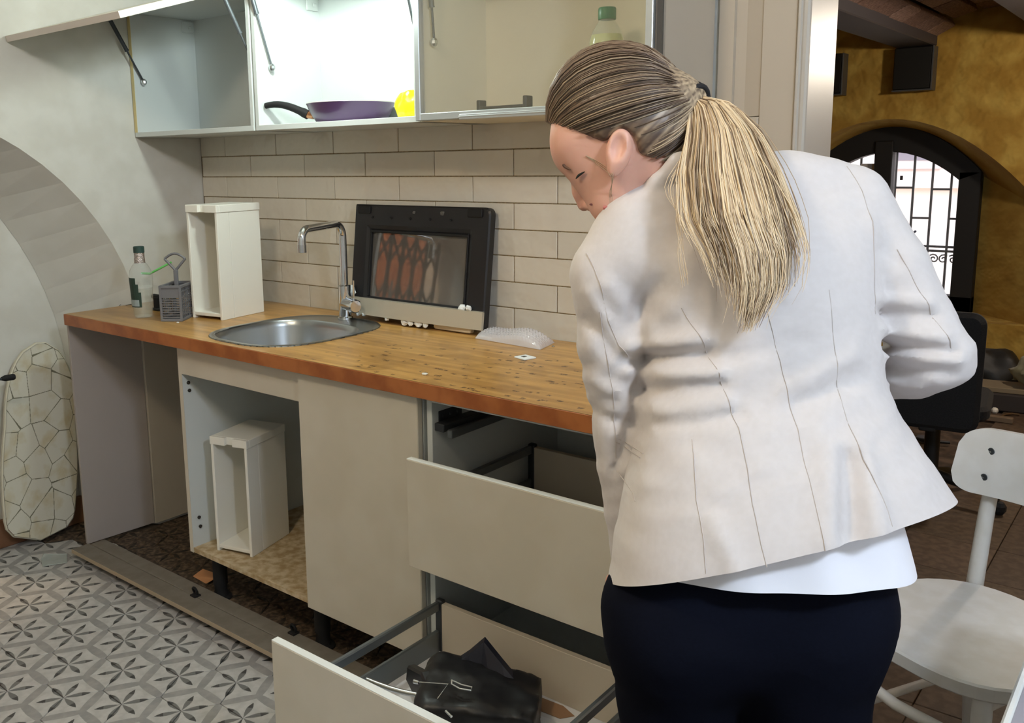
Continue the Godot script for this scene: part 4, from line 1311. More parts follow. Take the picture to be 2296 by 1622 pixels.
func worktop_things() -> void:
	var y := 0.9044
	drawer_box(Vector3(0.633, y, 0.387), 0.155, "white drawer box stood on end on the worktop beside the sink")
	drawer_box(Vector3(0.908, 0.1795, 0.530), 0.26, "white drawer box stood on end inside the open sink cabinet")
	cutlery_basket(Vector3(0.535, y, 0.435))
	# glass bottle
	var c := Vector3(0.413, y, 0.495)
	var t := thing("glass_bottle", "clear glass bottle with a torn dark green label and foil neck", "bottle", c)
	var gm := mat("clear_glass", Color(0.80, 0.86, 0.84, 0.12), 0.03); gm.transparency = BaseMaterial3D.TRANSPARENCY_ALPHA
	var mb := MB.new()
	mb.lathe(c, [Vector2(0.0005, 0.002), Vector2(0.026, 0.001), Vector2(0.031, 0.006), Vector2(0.0345, 0.04), Vector2(0.0385, 0.12), Vector2(0.039, 0.145), Vector2(0.036, 0.165), Vector2(0.026, 0.183), Vector2(0.0175, 0.193), Vector2(0.016, 0.236)], 28)
	part("bottle_body", mb, gm, t)
	mb = MB.new(); mb.lathe(c, [Vector2(0.0005, 0.006), Vector2(0.029, 0.007), Vector2(0.033, 0.04), Vector2(0.0368, 0.105), Vector2(0.0005, 0.105)], 24)
	var wm := mat("water", Color(0.80, 0.80, 0.72, 0.14), 0.04); wm.transparency = BaseMaterial3D.TRANSPARENCY_ALPHA
	part("water", mb, wm, t)
	mb = MB.new()
	for k in 8:
		var a0 := 0.62 + 0.22 * k; var a1 := a0 + 0.22
		var lo := 0.040; var hi := 0.142 - (0.05 if k == 0 else (0.022 if k == 1 else 0.0))
		for s in 3:
			var h0 := lo + (hi - lo) * s / 3.0; var h1 := lo + (hi - lo) * (s + 1) / 3.0
			var R := func(hh: float): return 0.0352 + 0.0045 * clampf((hh - 0.04) / 0.1, 0, 1)
			var P := func(a: float, hh: float): return c + Vector3(cos(a) * R.call(hh), hh, sin(a) * R.call(hh))
			mb.quad(P.call(a0, h0), P.call(a1, h0), P.call(a1, h1), P.call(a0, h1), Vector3(cos(a0), 0, sin(a0)))
	var lb := part("paper_label", mb, mottle(mat("green_label", col(52, 76, 66), 0.6), Color(0.6, 0.65, 0.62), 0.08, 20.0, 3, 61), t)
	mb = MB.new()
	for k in 7:
		var a0 := 0.84 + 0.22 * k; var a1 := a0 + 0.22
		mb.quad(c + Vector3(cos(a0) * 0.0364, 0.044, sin(a0) * 0.0364), c + Vector3(cos(a1) * 0.0364, 0.044, sin(a1) * 0.0364), c + Vector3(cos(a1) * 0.0375, 0.066, sin(a1) * 0.0375), c + Vector3(cos(a0) * 0.0375, 0.066, sin(a0) * 0.0375), Vector3(cos(a0), 0, sin(a0)))
	part("pale_strip", mb, mat("label_pale", col(150, 164, 166), 0.6), lb)
	mb = MB.new(); mb.lathe(c, [Vector2(0.0185, 0.190), Vector2(0.018, 0.205), Vector2(0.0172, 0.21), Vector2(0.0174, 0.236)], 14)
	var fo := mat("foil", col(196, 186, 182), 0.28, 0.9); relief(fo, 0.05, 10.0, 14.0, 71)
	part("foil_neck", mb, fo, t)
	mb = MB.new(); mb.lathe(c, [Vector2(0.0185, 0.226), Vector2(0.0185, 0.246), Vector2(0.016, 0.248), Vector2(0.0005, 0.248)], 16); part("cap", mb, mat("dark_green_cap", col(40, 66, 60), 0.5), t)
	# green plastic straw across bottle and basket
	mb = MB.new()
	mb.tube([Vector3(0.144, 1.023, 0.328), Vector3(0.203, 1.026, 0.33), Vector3(0.278, 1.069, 0.284)], [0.0042, 0.0045, 0.004], 8)
	single("straw", mb, mat("straw_green", col(120, 216, 120), 0.4), "bright green plastic straw between the glass bottle and the cutlery basket", "straw", Vector3(0.203, 1.026, 0.33))
	# loop of wire behind the bottle
	mb = MB.new()
	mb.tube([Vector3(0.109, 0.906, 0.41), Vector3(-0.084, 0.886, 0.285), Vector3(-0.049, 0.9, 0.279), Vector3(0.005, 0.895, 0.288), Vector3(0.124, 0.908, 0.35), Vector3(0.125, 0.907, 0.393)], [0.0012], 6)
	single("wire_loop", mb, mats.black, "thin dark wire loop lying at the left end of the worktop", "wire", Vector3(0.22, y, 0.42))
	# small black fitting beside the basket
	c = Vector3(0.315, 0.904, 0.393)
	mb = MB.new()
	mb.box(c + Vector3(-0.012, 0, -0.03), c + Vector3(0.012, 0.05, -0.005), 0.004); mb.box(c + Vector3(-0.03, 0.04, -0.026), c + Vector3(0.014, 0.058, -0.008), 0.005); mb.box(c + Vector3(-0.016, 0, -0.034), c + Vector3(0.03, 0.01, 0.0), 0.003)
	single("plastic_fitting", mb, mats.rubber, "small black plastic fitting between the glass bottle and the basket", "fitting", c)
	oven_door()
	bubble_wrap()
	# white adaptor card with a dark square
	c = Vector3(1.867, y, 0.26)
	t = thing("plastic_tag", "small white plastic tag with a dark square, lying on the bare worktop", "tag", c)
	mb = MB.new(); mb.xf = Transform3D(Basis(Vector3.UP, -0.25), c); mb.box(Vector3(-0.022, 0, -0.020), Vector3(0.022, 0.004, 0.020), 0.001); part("plate", mb, mats.foam, t)
	mb = MB.new(); mb.xf = Transform3D(Basis(Vector3.UP, -0.25), c); mb.box(Vector3(-0.009, 0.0038, -0.004), Vector3(0.003, 0.0046, 0.007)); part("dark_square", mb, mat("tag_dark", col(74, 72, 70), 0.6), t)
	# crumbs and foam scraps
	var pl := [Vector3(1.601, 0.904, 0.099), Vector3(1.632, 0.904, 0.11), Vector3(1.67, 0.904, 0.108), Vector3(1.777, 0.904, 0.561), Vector3(0.61, 0.904, 0.489), Vector3(1.845, 0.904, 0.093)]
	var nm := ["white foam scrap by the right corner of the oven door", "second white foam scrap by the right corner of the oven door", "tiny metal crumb between the oven door and the bubble wrap", "pale crumb of glue near the front edge of the worktop", "white crumb in front of the cutlery basket", "tiny crumb in front of the bubble wrap"]
	var sz := [0.008, 0.006, 0.004, 0.007, 0.004, 0.004]
	for k in 6:
		mb = MB.new()
		mb.blob(pl[k] + Vector3(0, sz[k] * 0.4, 0), Vector3(sz[k] * 1.3, sz[k] * 0.45, sz[k]), rng, 0.2)
		single("crumb", mb, mats.foam if k != 2 and k != 5 else mats.steel, nm[k], "crumb", pl[k], "crumbs on the worktop")

func cutlery_basket(c: Vector3) -> void:
	var t := thing("cutlery_basket", "grey plastic cutlery basket with a tall loop handle", "basket", c)
	var gm := mat("basket_grey", col(112, 112, 116), 0.5)
	var xf := Transform3D(Basis(Vector3.UP, 0.62), c)
	var w := 0.034; var d := 0.062; var h := 0.122
	var mb := MB.new(); mb.xf = xf
	for s in [-1, 1]:
		for q in [-1, 1]:
			mb.box(Vector3(s * w - 0.004, 0, q * d - 0.004), Vector3(s * w + 0.004, h, q * d + 0.004), 0.001)
	for y in [0.003, h - 0.006]:
		for s in [-1, 1]:
			mb.box(Vector3(s * w - 0.0045, y - 0.003, -d), Vector3(s * w + 0.0045, y + 0.006, d), 0.001)
			mb.box(Vector3(-w, y - 0.003, s * d - 0.0045), Vector3(w, y + 0.006, s * d + 0.0045), 0.001)
	mb.box(Vector3(-w, 0, -d), Vector3(w, 0.003, d))
	for s in [-1, 1]: mb.box(Vector3(-w, 0.080, s * d - 0.002), Vector3(w, h - 0.008, s * d + 0.002))
	mb.box(Vector3(-w, 0.08, -0.003), Vector3(w, h - 0.01, 0.003))
	part("frame", mb, gm, t)
	for s in [-1, 1]:
		for k in 9:
			mb = MB.new(); mb.xf = xf
			var y := 0.012 + 0.0085 * k
			mb.box(Vector3(-w, y, s * d - 0.0018), Vector3(w, y + 0.0034, s * d + 0.0018))
			part("slat", mb, gm, t)
		for k in 5:
			mb = MB.new(); mb.xf = xf
			var y := 0.018 + 0.02 * k
			mb.box(Vector3(s * w - 0.0018, y, -d), Vector3(s * w + 0.0018, y + 0.0042, d))
			part("slat", mb, gm, t)
		for k in 6:
			mb = MB.new(); mb.xf = xf
			var z := -d + 0.0178 * (k + 1) - 0.002
			mb.box(Vector3(s * w - 0.0018, 0.004, z), Vector3(s * w + 0.0018, h - 0.006, z + 0.004))
			part("slat", mb, gm, t)
	mb = MB.new(); mb.xf = xf
	mb.box(Vector3(-0.007, 0.08, -0.005), Vector3(0.007, 0.168, 0.005), 0.002)
	mb.tube([Vector3(0, 0.166, 0), Vector3(-0.036, 0.206, 0)], [0.0045], 8); mb.tube([Vector3(0, 0.166, 0), Vector3(0.036, 0.206, 0)], [0.0045], 8)
	var arc := []
	for k in 9: arc.append(Vector3(-0.036 + 0.009 * k, 0.206 + 0.018 * sin(PI * k / 8.0), 0))
	mb.tube(arc, [0.0042], 8)
	part("handle", mb, gm, t)

func oven_door() -> void:
	var at := Vector3(1.016, 0.9205, 0.062)
	var t := thing("oven_door", "black oven door with a glass window and metal strip, leaning on the tiles", "oven door", at)
	var ty := Vector3(0, 0.366, -0.045).normalized()
	var tx := Vector3(1, 0, 0.012).normalized()
	var xf := Transform3D(Basis(tx, ty, tx.cross(ty).normalized()), at)
	var bm := mat("door_black", col(24, 24, 27), 0.38)
	var W := 0.578; var H := 0.366
	var mb := MB.new(); mb.xf = xf
	# outer frame, one ring with a rounded top right corner, around the window
	var oo := PackedVector2Array(); var ii := PackedVector2Array()
	var rad := [0.022, 0.005, 0.003, 0.003]
	for q in 4:
		var cx: float = [W, 0.0, 0.0, W][q]; var cy: float = [H, H, 0.0, 0.0][q]
		var sx: float = [-1.0, 1.0, 1.0, -1.0][q]; var sy: float = [-1.0, -1.0, 1.0, 1.0][q]
		var jx: float = [W - 0.083, 0.074, 0.074, W - 0.083][q]; var jy: float = [H - 0.084, H - 0.084, 0.062, 0.062][q]
		for k in 6:
			var a := PI / 2 * (q + k / 5.0)
			oo.append(Vector2(cx + sx * rad[q] + cos(a) * rad[q], cy + sy * rad[q] + sin(a) * rad[q]))
			ii.append(Vector2(jx + sx * 0.004 + cos(a) * 0.004, jy + sy * 0.004 + sin(a) * 0.004))
	for k in oo.size():
		var j := (k + 1) % oo.size()
		var V := func(p: Vector2, z: float): return Vector3(p.x, p.y, z)
		var m1 := oo[k].lerp(ii[k], 0.06); var m2 := oo[j].lerp(ii[j], 0.06); var m3 := oo[k].lerp(ii[k], 0.8); var m4 := oo[j].lerp(ii[j], 0.8)
		var ow := V.call((oo[k] + oo[j]) / 2 - Vector2(W, H) / 2, 0.0) as Vector3
		mb.quad(V.call(oo[k], -0.004), V.call(oo[j], -0.004), V.call(oo[j], 0.018), V.call(oo[k], 0.018), ow)
		mb.quad(V.call(oo[k], 0.018), V.call(oo[j], 0.018), V.call(m2, 0.022), V.call(m1, 0.022), ow + Vector3(0, 0, 0.3))
		mb.quad(V.call(m1, 0.022), V.call(m2, 0.022), V.call(m4, 0.020), V.call(m3, 0.020), Vector3(0, 0, 1))
		mb.quad(V.call(m3, 0.020), V.call(m4, 0.020), V.call(ii[j], 0.012), V.call(ii[k], 0.012), Vector3(0, 0, 1))
		mb.quad(V.call(ii[k], 0.012), V.call(ii[j], 0.012), V.call(ii[j], -0.004), V.call(ii[k], -0.004), -ow)
		mb.quad(V.call(oo[k], -0.004), V.call(oo[j], -0.004), V.call(ii[j], -0.004), V.call(ii[k], -0.004), Vector3(0, 0, -1))
	part("frame", mb, bm, t)
	mb = MB.new(); mb.xf = xf
	mb.box(Vector3(0.07, 0.062, -0.010), Vector3(0.078, H - 0.08, 0.016), 0.002); mb.box(Vector3(W - 0.09, 0.062, -0.010), Vector3(W - 0.083, H - 0.08, 0.016), 0.002); mb.box(Vector3(0.074, H - 0.092, -0.010), Vector3(W - 0.083, H - 0.083, 0.018), 0.002)
	part("gasket", mb, mats.rubber, t)
	mb = MB.new(); mb.xf = xf
	mb.box(Vector3(0.074, 0.06, -0.004), Vector3(W - 0.083, H - 0.084, 0.006), 0.0)
	var gm := mat("oven_glass", col(120, 116, 110), 0.035); gm.metallic = 0.45; gm.metallic_specular = 1.0; gm.clearcoat_enabled = true; gm.clearcoat = 1.0; gm.clearcoat_roughness = 0.02
	part("glass_pane", mb, gm, t)
	for x in [0.006, W - 0.098]:
		mb = MB.new(); mb.xf = xf; mb.prism(rrect(0.058, 0.026, 0.006, 4, Vector2(x + 0.04, H - 0.018)), 0.018, 0.027, 0.002); part("corner_cap", mb, mats.rubber, t)
	for k in 5:
		mb = MB.new(); mb.xf = Transform3D(xf.basis * Basis(Vector3.RIGHT, PI / 2), xf * Vector3(0.085 + 0.085 * k, H - 0.042, 0.0225))
		mb.lathe(Vector3.ZERO, [Vector2(0.0045, -0.001), Vector2(0.004, 0.001), Vector2(0.0012, 0.0004), Vector2(0.0004, 0.0)], 10)
		part("screw_hole", mb, mats.rubber, t)
	for p in [[0.27, 0.0065, 0.005], [0.39, 0.009, 0.0065]]:
		mb = MB.new(); mb.xf = xf; mb.blob(Vector3(p[0], H - 0.022, 0.0222), Vector3(p[1], p[2], 0.0012), rng, 0.3); part("scuff", mb, mat("scuff", col(88, 86, 82), 0.8), t)
	# brushed metal strip, gently bowed, along the bottom
	mb = MB.new(); mb.xf = xf
	for k in 16:
		var a := k / 16.0; var b := (k + 1) / 16.0
		var z0 := 0.030 + 0.016 * sin(PI * a); var z1 := 0.030 + 0.016 * sin(PI * b)
		var x0 := 0.0 + W * a; var x1 := W * b
		mb.quad(Vector3(x0, 0.0, z0), Vector3(x1, 0.0, z1), Vector3(x1, 0.054, z1), Vector3(x0, 0.054, z0), Vector3(0, 0, 1))
		mb.quad(Vector3(x0, 0.054, z0), Vector3(x1, 0.054, z1), Vector3(x1, 0.056, 0.02), Vector3(x0, 0.056, 0.02), Vector3.UP)
		mb.quad(Vector3(x0, 0.0, z0), Vector3(x1, 0.0, z1), Vector3(x1, 0.0, 0.02), Vector3(x0, 0.0, 0.02), Vector3.DOWN)
	mb.quad(Vector3(W, 0, 0.02), Vector3(W, 0, 0.03), Vector3(W, 0.054, 0.03), Vector3(W, 0.054, 0.02), Vector3.RIGHT)
	part("metal_strip", mb, mat("brushed", col(198, 190, 172), 0.45, 0.45), t)
	# lumps of packing foam stuck along the strip and a plastic foot
	mb = MB.new(); mb.xf = xf; mb.prism(rrect(0.15, 0.022, 0.009, 4, Vector2(0.455, -0.004)), 0.0, 0.022, 0.003); part("plastic_foot", mb, mat("foot_cream", col(214, 200, 172), 0.6), t)
	for p in [[0.012, 0.075, 0.017], [0.50, 0.060, 0.012], [0.525, 0.062, 0.009], [0.19, -0.002, 0.008], [0.27, -0.003, 0.013], [0.295, -0.004, 0.011], [0.33, -0.003, 0.014], [0.36, -0.002, 0.012], [0.05, 0.0, 0.008], [0.08, 0.001, 0.006]]:
		mb = MB.new(); mb.xf = xf; mb.blob(Vector3(p[0], p[1], 0.028 + 0.008 * sin(PI * p[0] / W)), Vector3(p[2] * 1.1, p[2], 0.008), rng, 0.25); part("foam_lump", mb, mats.foam, t)

func bubble_wrap() -> void:
	var c := Vector3(1.705, 0.9046, 0.085)
	var m := mat("bubble_film", Color(0.97, 0.97, 1.0, 0.5), 0.12); m.transparency = BaseMaterial3D.TRANSPARENCY_ALPHA
	m.clearcoat_enabled = true; m.clearcoat = 0.8; m.clearcoat_roughness = 0.05
	var mb := MB.new()
	var nu := 60; var nv := 40
	var g := []
	for j in nv + 1:
		var row := []
		for i in nu + 1:
			var u := float(i) / nu * 2 - 1; var v := float(j) / nv * 2 - 1
			var p := pow(maxf(0.0, 1.0 - pow(absf(u), 3.5)), 0.5) * pow(maxf(0.0, 1.0 - pow(absf(v), 3.0)), 0.5)
			var gx := fposmod(u * 11.0 + (0.5 if int(floor(v * 5.5)) % 2 == 0 else 0.0), 1.0) - 0.5; var gz := fposmod(v * 5.5, 1.0) - 0.5
			var bub := sqrt(maxf(0.0, 0.2 - gx * gx - gz * gz))
			row.append(c + Vector3(u * 0.125 + 0.012 * v, 0.001 + p * (0.030 + 0.006 * sin(u * 4.0) + bub * 0.011), v * 0.055 + u * 0.012))
		g.append(row)
	var N := func(i: int, j: int) -> Vector3:
		var du: Vector3 = g[j][mini(i + 1, nu)] - g[j][maxi(i - 1, 0)]; var dv: Vector3 = g[mini(j + 1, nv)][i] - g[maxi(j - 1, 0)][i]
		var n := dv.cross(du).normalized()
		return n if n.y > 0 else -n
	for j in nv:
		for i in nu:
			mb.tri(g[j][i], g[j][i + 1], g[j + 1][i + 1], N.call(i, j), N.call(i + 1, j), N.call(i + 1, j + 1)); mb.tri(g[j][i], g[j + 1][i + 1], g[j + 1][i], N.call(i, j), N.call(i + 1, j + 1), N.call(i, j + 1))
	single("bubble_wrap", mb, m, "crumpled piece of clear bubble wrap beside the oven door", "bubble wrap", c)

# ------------------------------------------------------------------ things on the floor
func floor_things() -> void:
	# ironing board stood on end in the recess
	var t := thing("ironing_board", "ironing board with a pale crazy-paved cover, stood on end in the recess", "ironing board", Vector3(-0.085, 0.0, 0.70))
	var W := func(v: float) -> float:   # half width at height v along the board
		if v < 0.10: return 0.135 * sqrt(maxf(0.0, 1.0 - pow((0.10 - v) / 0.10, 2.2))) + 0.0
		if v < 0.45: return 0.135 + 0.01 * sin((v - 0.1) / 0.35 * PI)
		return 0.135 * sqrt(maxf(0.0, 1.0 - pow((v - 0.45) / 0.312, 2.6)))
	var out := PackedVector2Array()
	for k in 25:
		var v := 0.76 * k / 24.0
		out.append(Vector2(W.call(v) + 0.0005, v))
	for k in 25:
		var v := 0.76 * (24 - k) / 24.0
		out.append(Vector2(-W.call(v) - 0.0005, v))
	# face towards +x; local x is world -z, tilted to rest against the wall
	var xf := Transform3D(Basis(Vector3(0.03, -0.13, -1).normalized(), Vector3(-0.075, 0.99, -0.13).normalized(), Vector3(1, 0.075, 0.02).normalized()), Vector3(-0.085, 0.016, 0.700))
	var mb := MB.new(); mb.xf = xf
	mb.prism(out, -0.016, 0.004, 0.004)
	part("board", mb, mat("board_cover", col(204, 200, 182), 0.8), t)
	# the printed crazy paving of the cover: dark lines between irregular cells
	var im := Image.create(256, 512, false, Image.FORMAT_RGB8)
	var fn := FastNoiseLite.new(); fn.noise_type = FastNoiseLite.TYPE_CELLULAR; fn.cellular_return_type = FastNoiseLite.RETURN_DISTANCE2_SUB; fn.frequency = 0.0155; fn.seed = 21; fn.cellular_jitter = 0.85; fn.fractal_type = FastNoiseLite.FRACTAL_NONE
	var fb := FastNoiseLite.new(); fb.frequency = 0.012; fb.seed = 3
	for j in 512:
		for i in 256:
			var d := fn.get_noise_2d(i, j)
			var base := Color(0.80, 0.79, 0.73).lerp(Color(0.74, 0.69, 0.56), clampf(fb.get_noise_2d(i, j) * 1.4, 0, 1))
			im.set_pixel(i, j, Color(0.42, 0.41, 0.34) if d < -0.978 else base)
	var cm := mat("paved_cloth", Color.WHITE, 0.85); cm.albedo_texture = img_tex(im)
	mb = MB.new(); mb.xf = xf
	var idx := Geometry2D.triangulate_polygon(out)
	for i in range(0, idx.size(), 3):
		var P := []; var U := []
		for q in 3:
			var o: Vector2 = out[idx[i + q]] * Vector2(0.965, 0.985) + Vector2(0, 0.005)
			P.append(Vector3(o.x, o.y, 0.0046)); U.append(Vector2(o.x / 0.32 + 0.5, 1.0 - o.y / 0.78))
		mb.tri(P[0], P[1], P[2], Vector3(0, 0, 1), Vector3(0, 0, 1), Vector3(0, 0, 1), U[0], U[1], U[2])
	part("cover", mb, cm, t)
	# rod with a rubber tip
	t = thing("rack_leg", "thin metal rod with a black rubber tip beside the ironing board", "rod", Vector3(0.03, 0.69, 0.86))
	var a := Vector3(0.03, 0.694, 0.787); var b := Vector3(0.03, 0.70, 1.05)
	mb = MB.new(); mb.tube([a.lerp(b, 0.1), b], [0.005], 8); part("rod", mb, mats.dark_steel, t)
	mb = MB.new(); mb.tube([a, a.lerp(b, 0.02), a.lerp(b, 0.13), a.lerp(b, 0.18)], [0.009, 0.0115, 0.011, 0.006], 12); part("rubber_tip", mb, mats.rubber, t)
	# scrap of clear plastic and of orange card
	mb = MB.new()
	var film := mat("film", Color(0.80, 0.85, 0.84, 0.4), 0.15); film.transparency = BaseMaterial3D.TRANSPARENCY_ALPHA
	var q := [Vector3(0.057, 0.003, 0.77), Vector3(0.022, 0.006, 0.742), Vector3(0.087, 0.004, 0.686), Vector3(0.155, 0.003, 0.722), Vector3(0.122, 0.007, 0.795)]
	for k in 3: mb.flat(q[0], q[k + 1], q[k + 2], Vector3.UP)
	for k in 5: mb.tube([q[k], q[(k + 1) % 5]], [0.0012], 5)
	single("plastic_scrap", mb, film, "scrap of clear plastic film lying on the floor tiles near the ironing board", "plastic", Vector3(0.1, 0.0, 0.74))
	mb = MB.new()
	q = [Vector3(0.619, 0.006, 0.502), Vector3(0.624, 0.02, 0.464), Vector3(0.688, 0.026, 0.466), Vector3(0.723, 0.022, 0.484), Vector3(0.698, 0.004, 0.504)]
	for k in 3: mb.flat(q[0], q[k + 1], q[k + 2], Vector3.UP)
	for k in 3: mb.flat(q[0] - Vector3(0, 0.0025, 0), q[k + 1] - Vector3(0, 0.0025, 0), q[k + 2] - Vector3(0, 0.0025, 0), Vector3.DOWN)
	single("card_scrap", mb, mat("orange_card", col(206, 150, 104), 0.8), "torn scrap of orange card on the dirty floor under the sink cabinet", "card", Vector3(0.63, 0.002, 0.47))
	var dirt := mat("dirt", col(92, 76, 58), 0.95)
	mb = MB.new()
	for k in 260:
		var s := rng.randf_range(0.002, 0.007)
		mb.blob(Vector3(rng.randf_range(0.15, 1.75), s * 0.3, rng.randf_range(0.06, 0.52)), Vector3(s, s * 0.5, s), rng, 0.3)
	var di := single("dirt", mb, dirt, "crumbs of brown dirt and rubble on the floor under the cabinets", "dirt", Vector3(0.9, 0, 0.3))
	di.set_meta("kind", "stuff")
	debris()

func debris() -> void:
	var nb := FastNoiseLite.new(); nb.seed = 12; nb.frequency = 5.0
	var k := 0
	for p in [[Vector3(2.28, 0.10, -4.02), Vector3(0.20, 0.16, 0.12)], [Vector3(2.78, 0.13, -4.05), Vector3(0.20, 0.22, 0.14)]]:
		var mb := MB.new(); mb.xf.origin = p[0]
		var r: Vector3 = p[1]
		net(mb, func(x: Vector3) -> float: return smax(ellipsoid(x, Vector3.ZERO, Basis.IDENTITY, r) + nb.get_noise_3d(x.x, x.y, x.z) * 0.05, -x.y - p[0].y, 0.01), -r * 1.3, r * 1.3, 0.025)
		single("rubbish_sack", mb, mat("sack", col(30, 28, 24), 0.55), ["black rubbish sack by the wall, next to the office chair", "larger dark rubbish sack near the crumpled plastic sheet"][k], "sack", p[0] - Vector3(0, 0.1, 0), "rubbish sacks along the far wall")
		k += 1
	var mb := MB.new(); mb.xf = Transform3D(Basis(Vector3.UP, 0.16), Vector3(2.42, 0, -3.62)); mb.box(Vector3(-0.32, 0.10, -0.11), Vector3(0.5, 0.128, 0.09), 0.003)
	single("plank", mb, mat("plank_wood", col(128, 114, 90), 0.8), "dusty plank lying on top of the dark timber by the far wall", "plank", Vector3(2.42, 0.1, -3.62))
	mb = MB.new(); mb.xf = Transform3D(Basis(Vector3.UP, 0.16), Vector3(2.42, 0, -3.58)); mb.box(Vector3(-0.30, 0.002, -0.1), Vector3(0.46, 0.099, 0.08), 0.006)
	single("timber", mb, mat("timber_dark", col(52, 46, 44), 0.85), "dark baulk of timber on the floor under the plank", "timber", Vector3(2.42, 0, -3.58))
	mb = MB.new(); mb.xf = Transform3D(Basis(Vector3.UP, 0.02), Vector3(2.40, 0, -3.28)); mb.box(Vector3(-0.33, 0.001, -0.02), Vector3(0.13, 0.03, 0.02), 0.003)
	single("batten", mb, mat("batten_wood", col(116, 98, 78), 0.85), "thin wooden batten on the floor in front of the dark timber", "batten", Vector3(2.40, 0, -3.28))
	mb = MB.new(); mb.xf.origin = Vector3(2.62, 0.25, -3.62)
	net(mb, func(x: Vector3) -> float: return ellipsoid(x, Vector3.ZERO, Basis(Vector3(0, 0, 1), 0.3), Vector3(0.16, 0.09, 0.1)) + nb.get_noise_3d(x.x * 2, x.y * 2, x.z * 2) * 0.055, Vector3(-0.24, -0.15, -0.16), Vector3(0.24, 0.15, 0.16), 0.02)
	single("plastic_sheet", mb, mat("dull_film", col(150, 148, 122), 0.5), "crumpled dusty plastic sheet lying on the plank end", "plastic sheet", Vector3(2.62, 0.13, -3.62))
	mb = MB.new()
	mb.tube([Vector3(2.373, 0.01, -3.396), Vector3(2.418, 0.012, -3.343), Vector3(2.46, 0.01, -3.319), Vector3(2.472, 0.012, -3.405), Vector3(2.498, 0.01, -3.456), Vector3(2.535, 0.01, -3.461)], [0.006], 6)
	single("cable", mb, mat("cable_brown", col(84, 60, 30), 0.7), "thin brown cable snaking over the floor in front of the batten", "cable", Vector3(2.455, 0, -3.358))
	mb = MB.new(); mb.blob(Vector3(2.422, 0.02, -3.433), Vector3(0.018, 0.018, 0.018), rng, 0.1)
	single("bottle_cap", mb, mat("cap_white", col(226, 222, 210), 0.5), "tiny white cap on the floor beside the brown cable", "cap", Vector3(2.411, 0, -3.513))
	mb = MB.new(); mb.box(Vector3(2.247, 0, -2.685) + Vector3(-0.05, 0.001, -0.03), Vector3(2.247, 0, -2.685) + Vector3(0.05, 0.02, 0.03), 0.004); mb.tube([Vector3(2.276, 0.012, -2.659), Vector3(2.349, 0.012, -2.688)], [0.008], 6)
	single("tool", mb, mats.black, "small black tool on the floor below the office chair", "tool", Vector3(2.247, 0, -2.685))
	# dark blue bag hung on the window grille
	mb = MB.new(); mb.xf.origin = Vector3(1.686, 0.84, -4.35)
	net(mb, func(x: Vector3) -> float: return ellipsoid(x, Vector3(0, -0.05, 0), Basis(Vector3(0, 0, 1), -0.2), Vector3(0.065, 0.11, 0.04)) + nb.get_noise_3d(x.x * 3, x.y * 3, x.z * 3) * 0.02, Vector3(-0.12, -0.2, -0.08), Vector3(0.12, 0.1, 0.08), 0.012)
	mb.tube([Vector3(0, 0.03, 0), Vector3(0.01, 0.06, -0.25)], [0.008], 6)
	single("hanging_bag", mb, mat("navy_cloth", col(24, 28, 52), 0.8), "dark blue cloth bag hanging at the arched window behind the shoulder", "bag", Vector3(1.686, 0.84, -4.35))

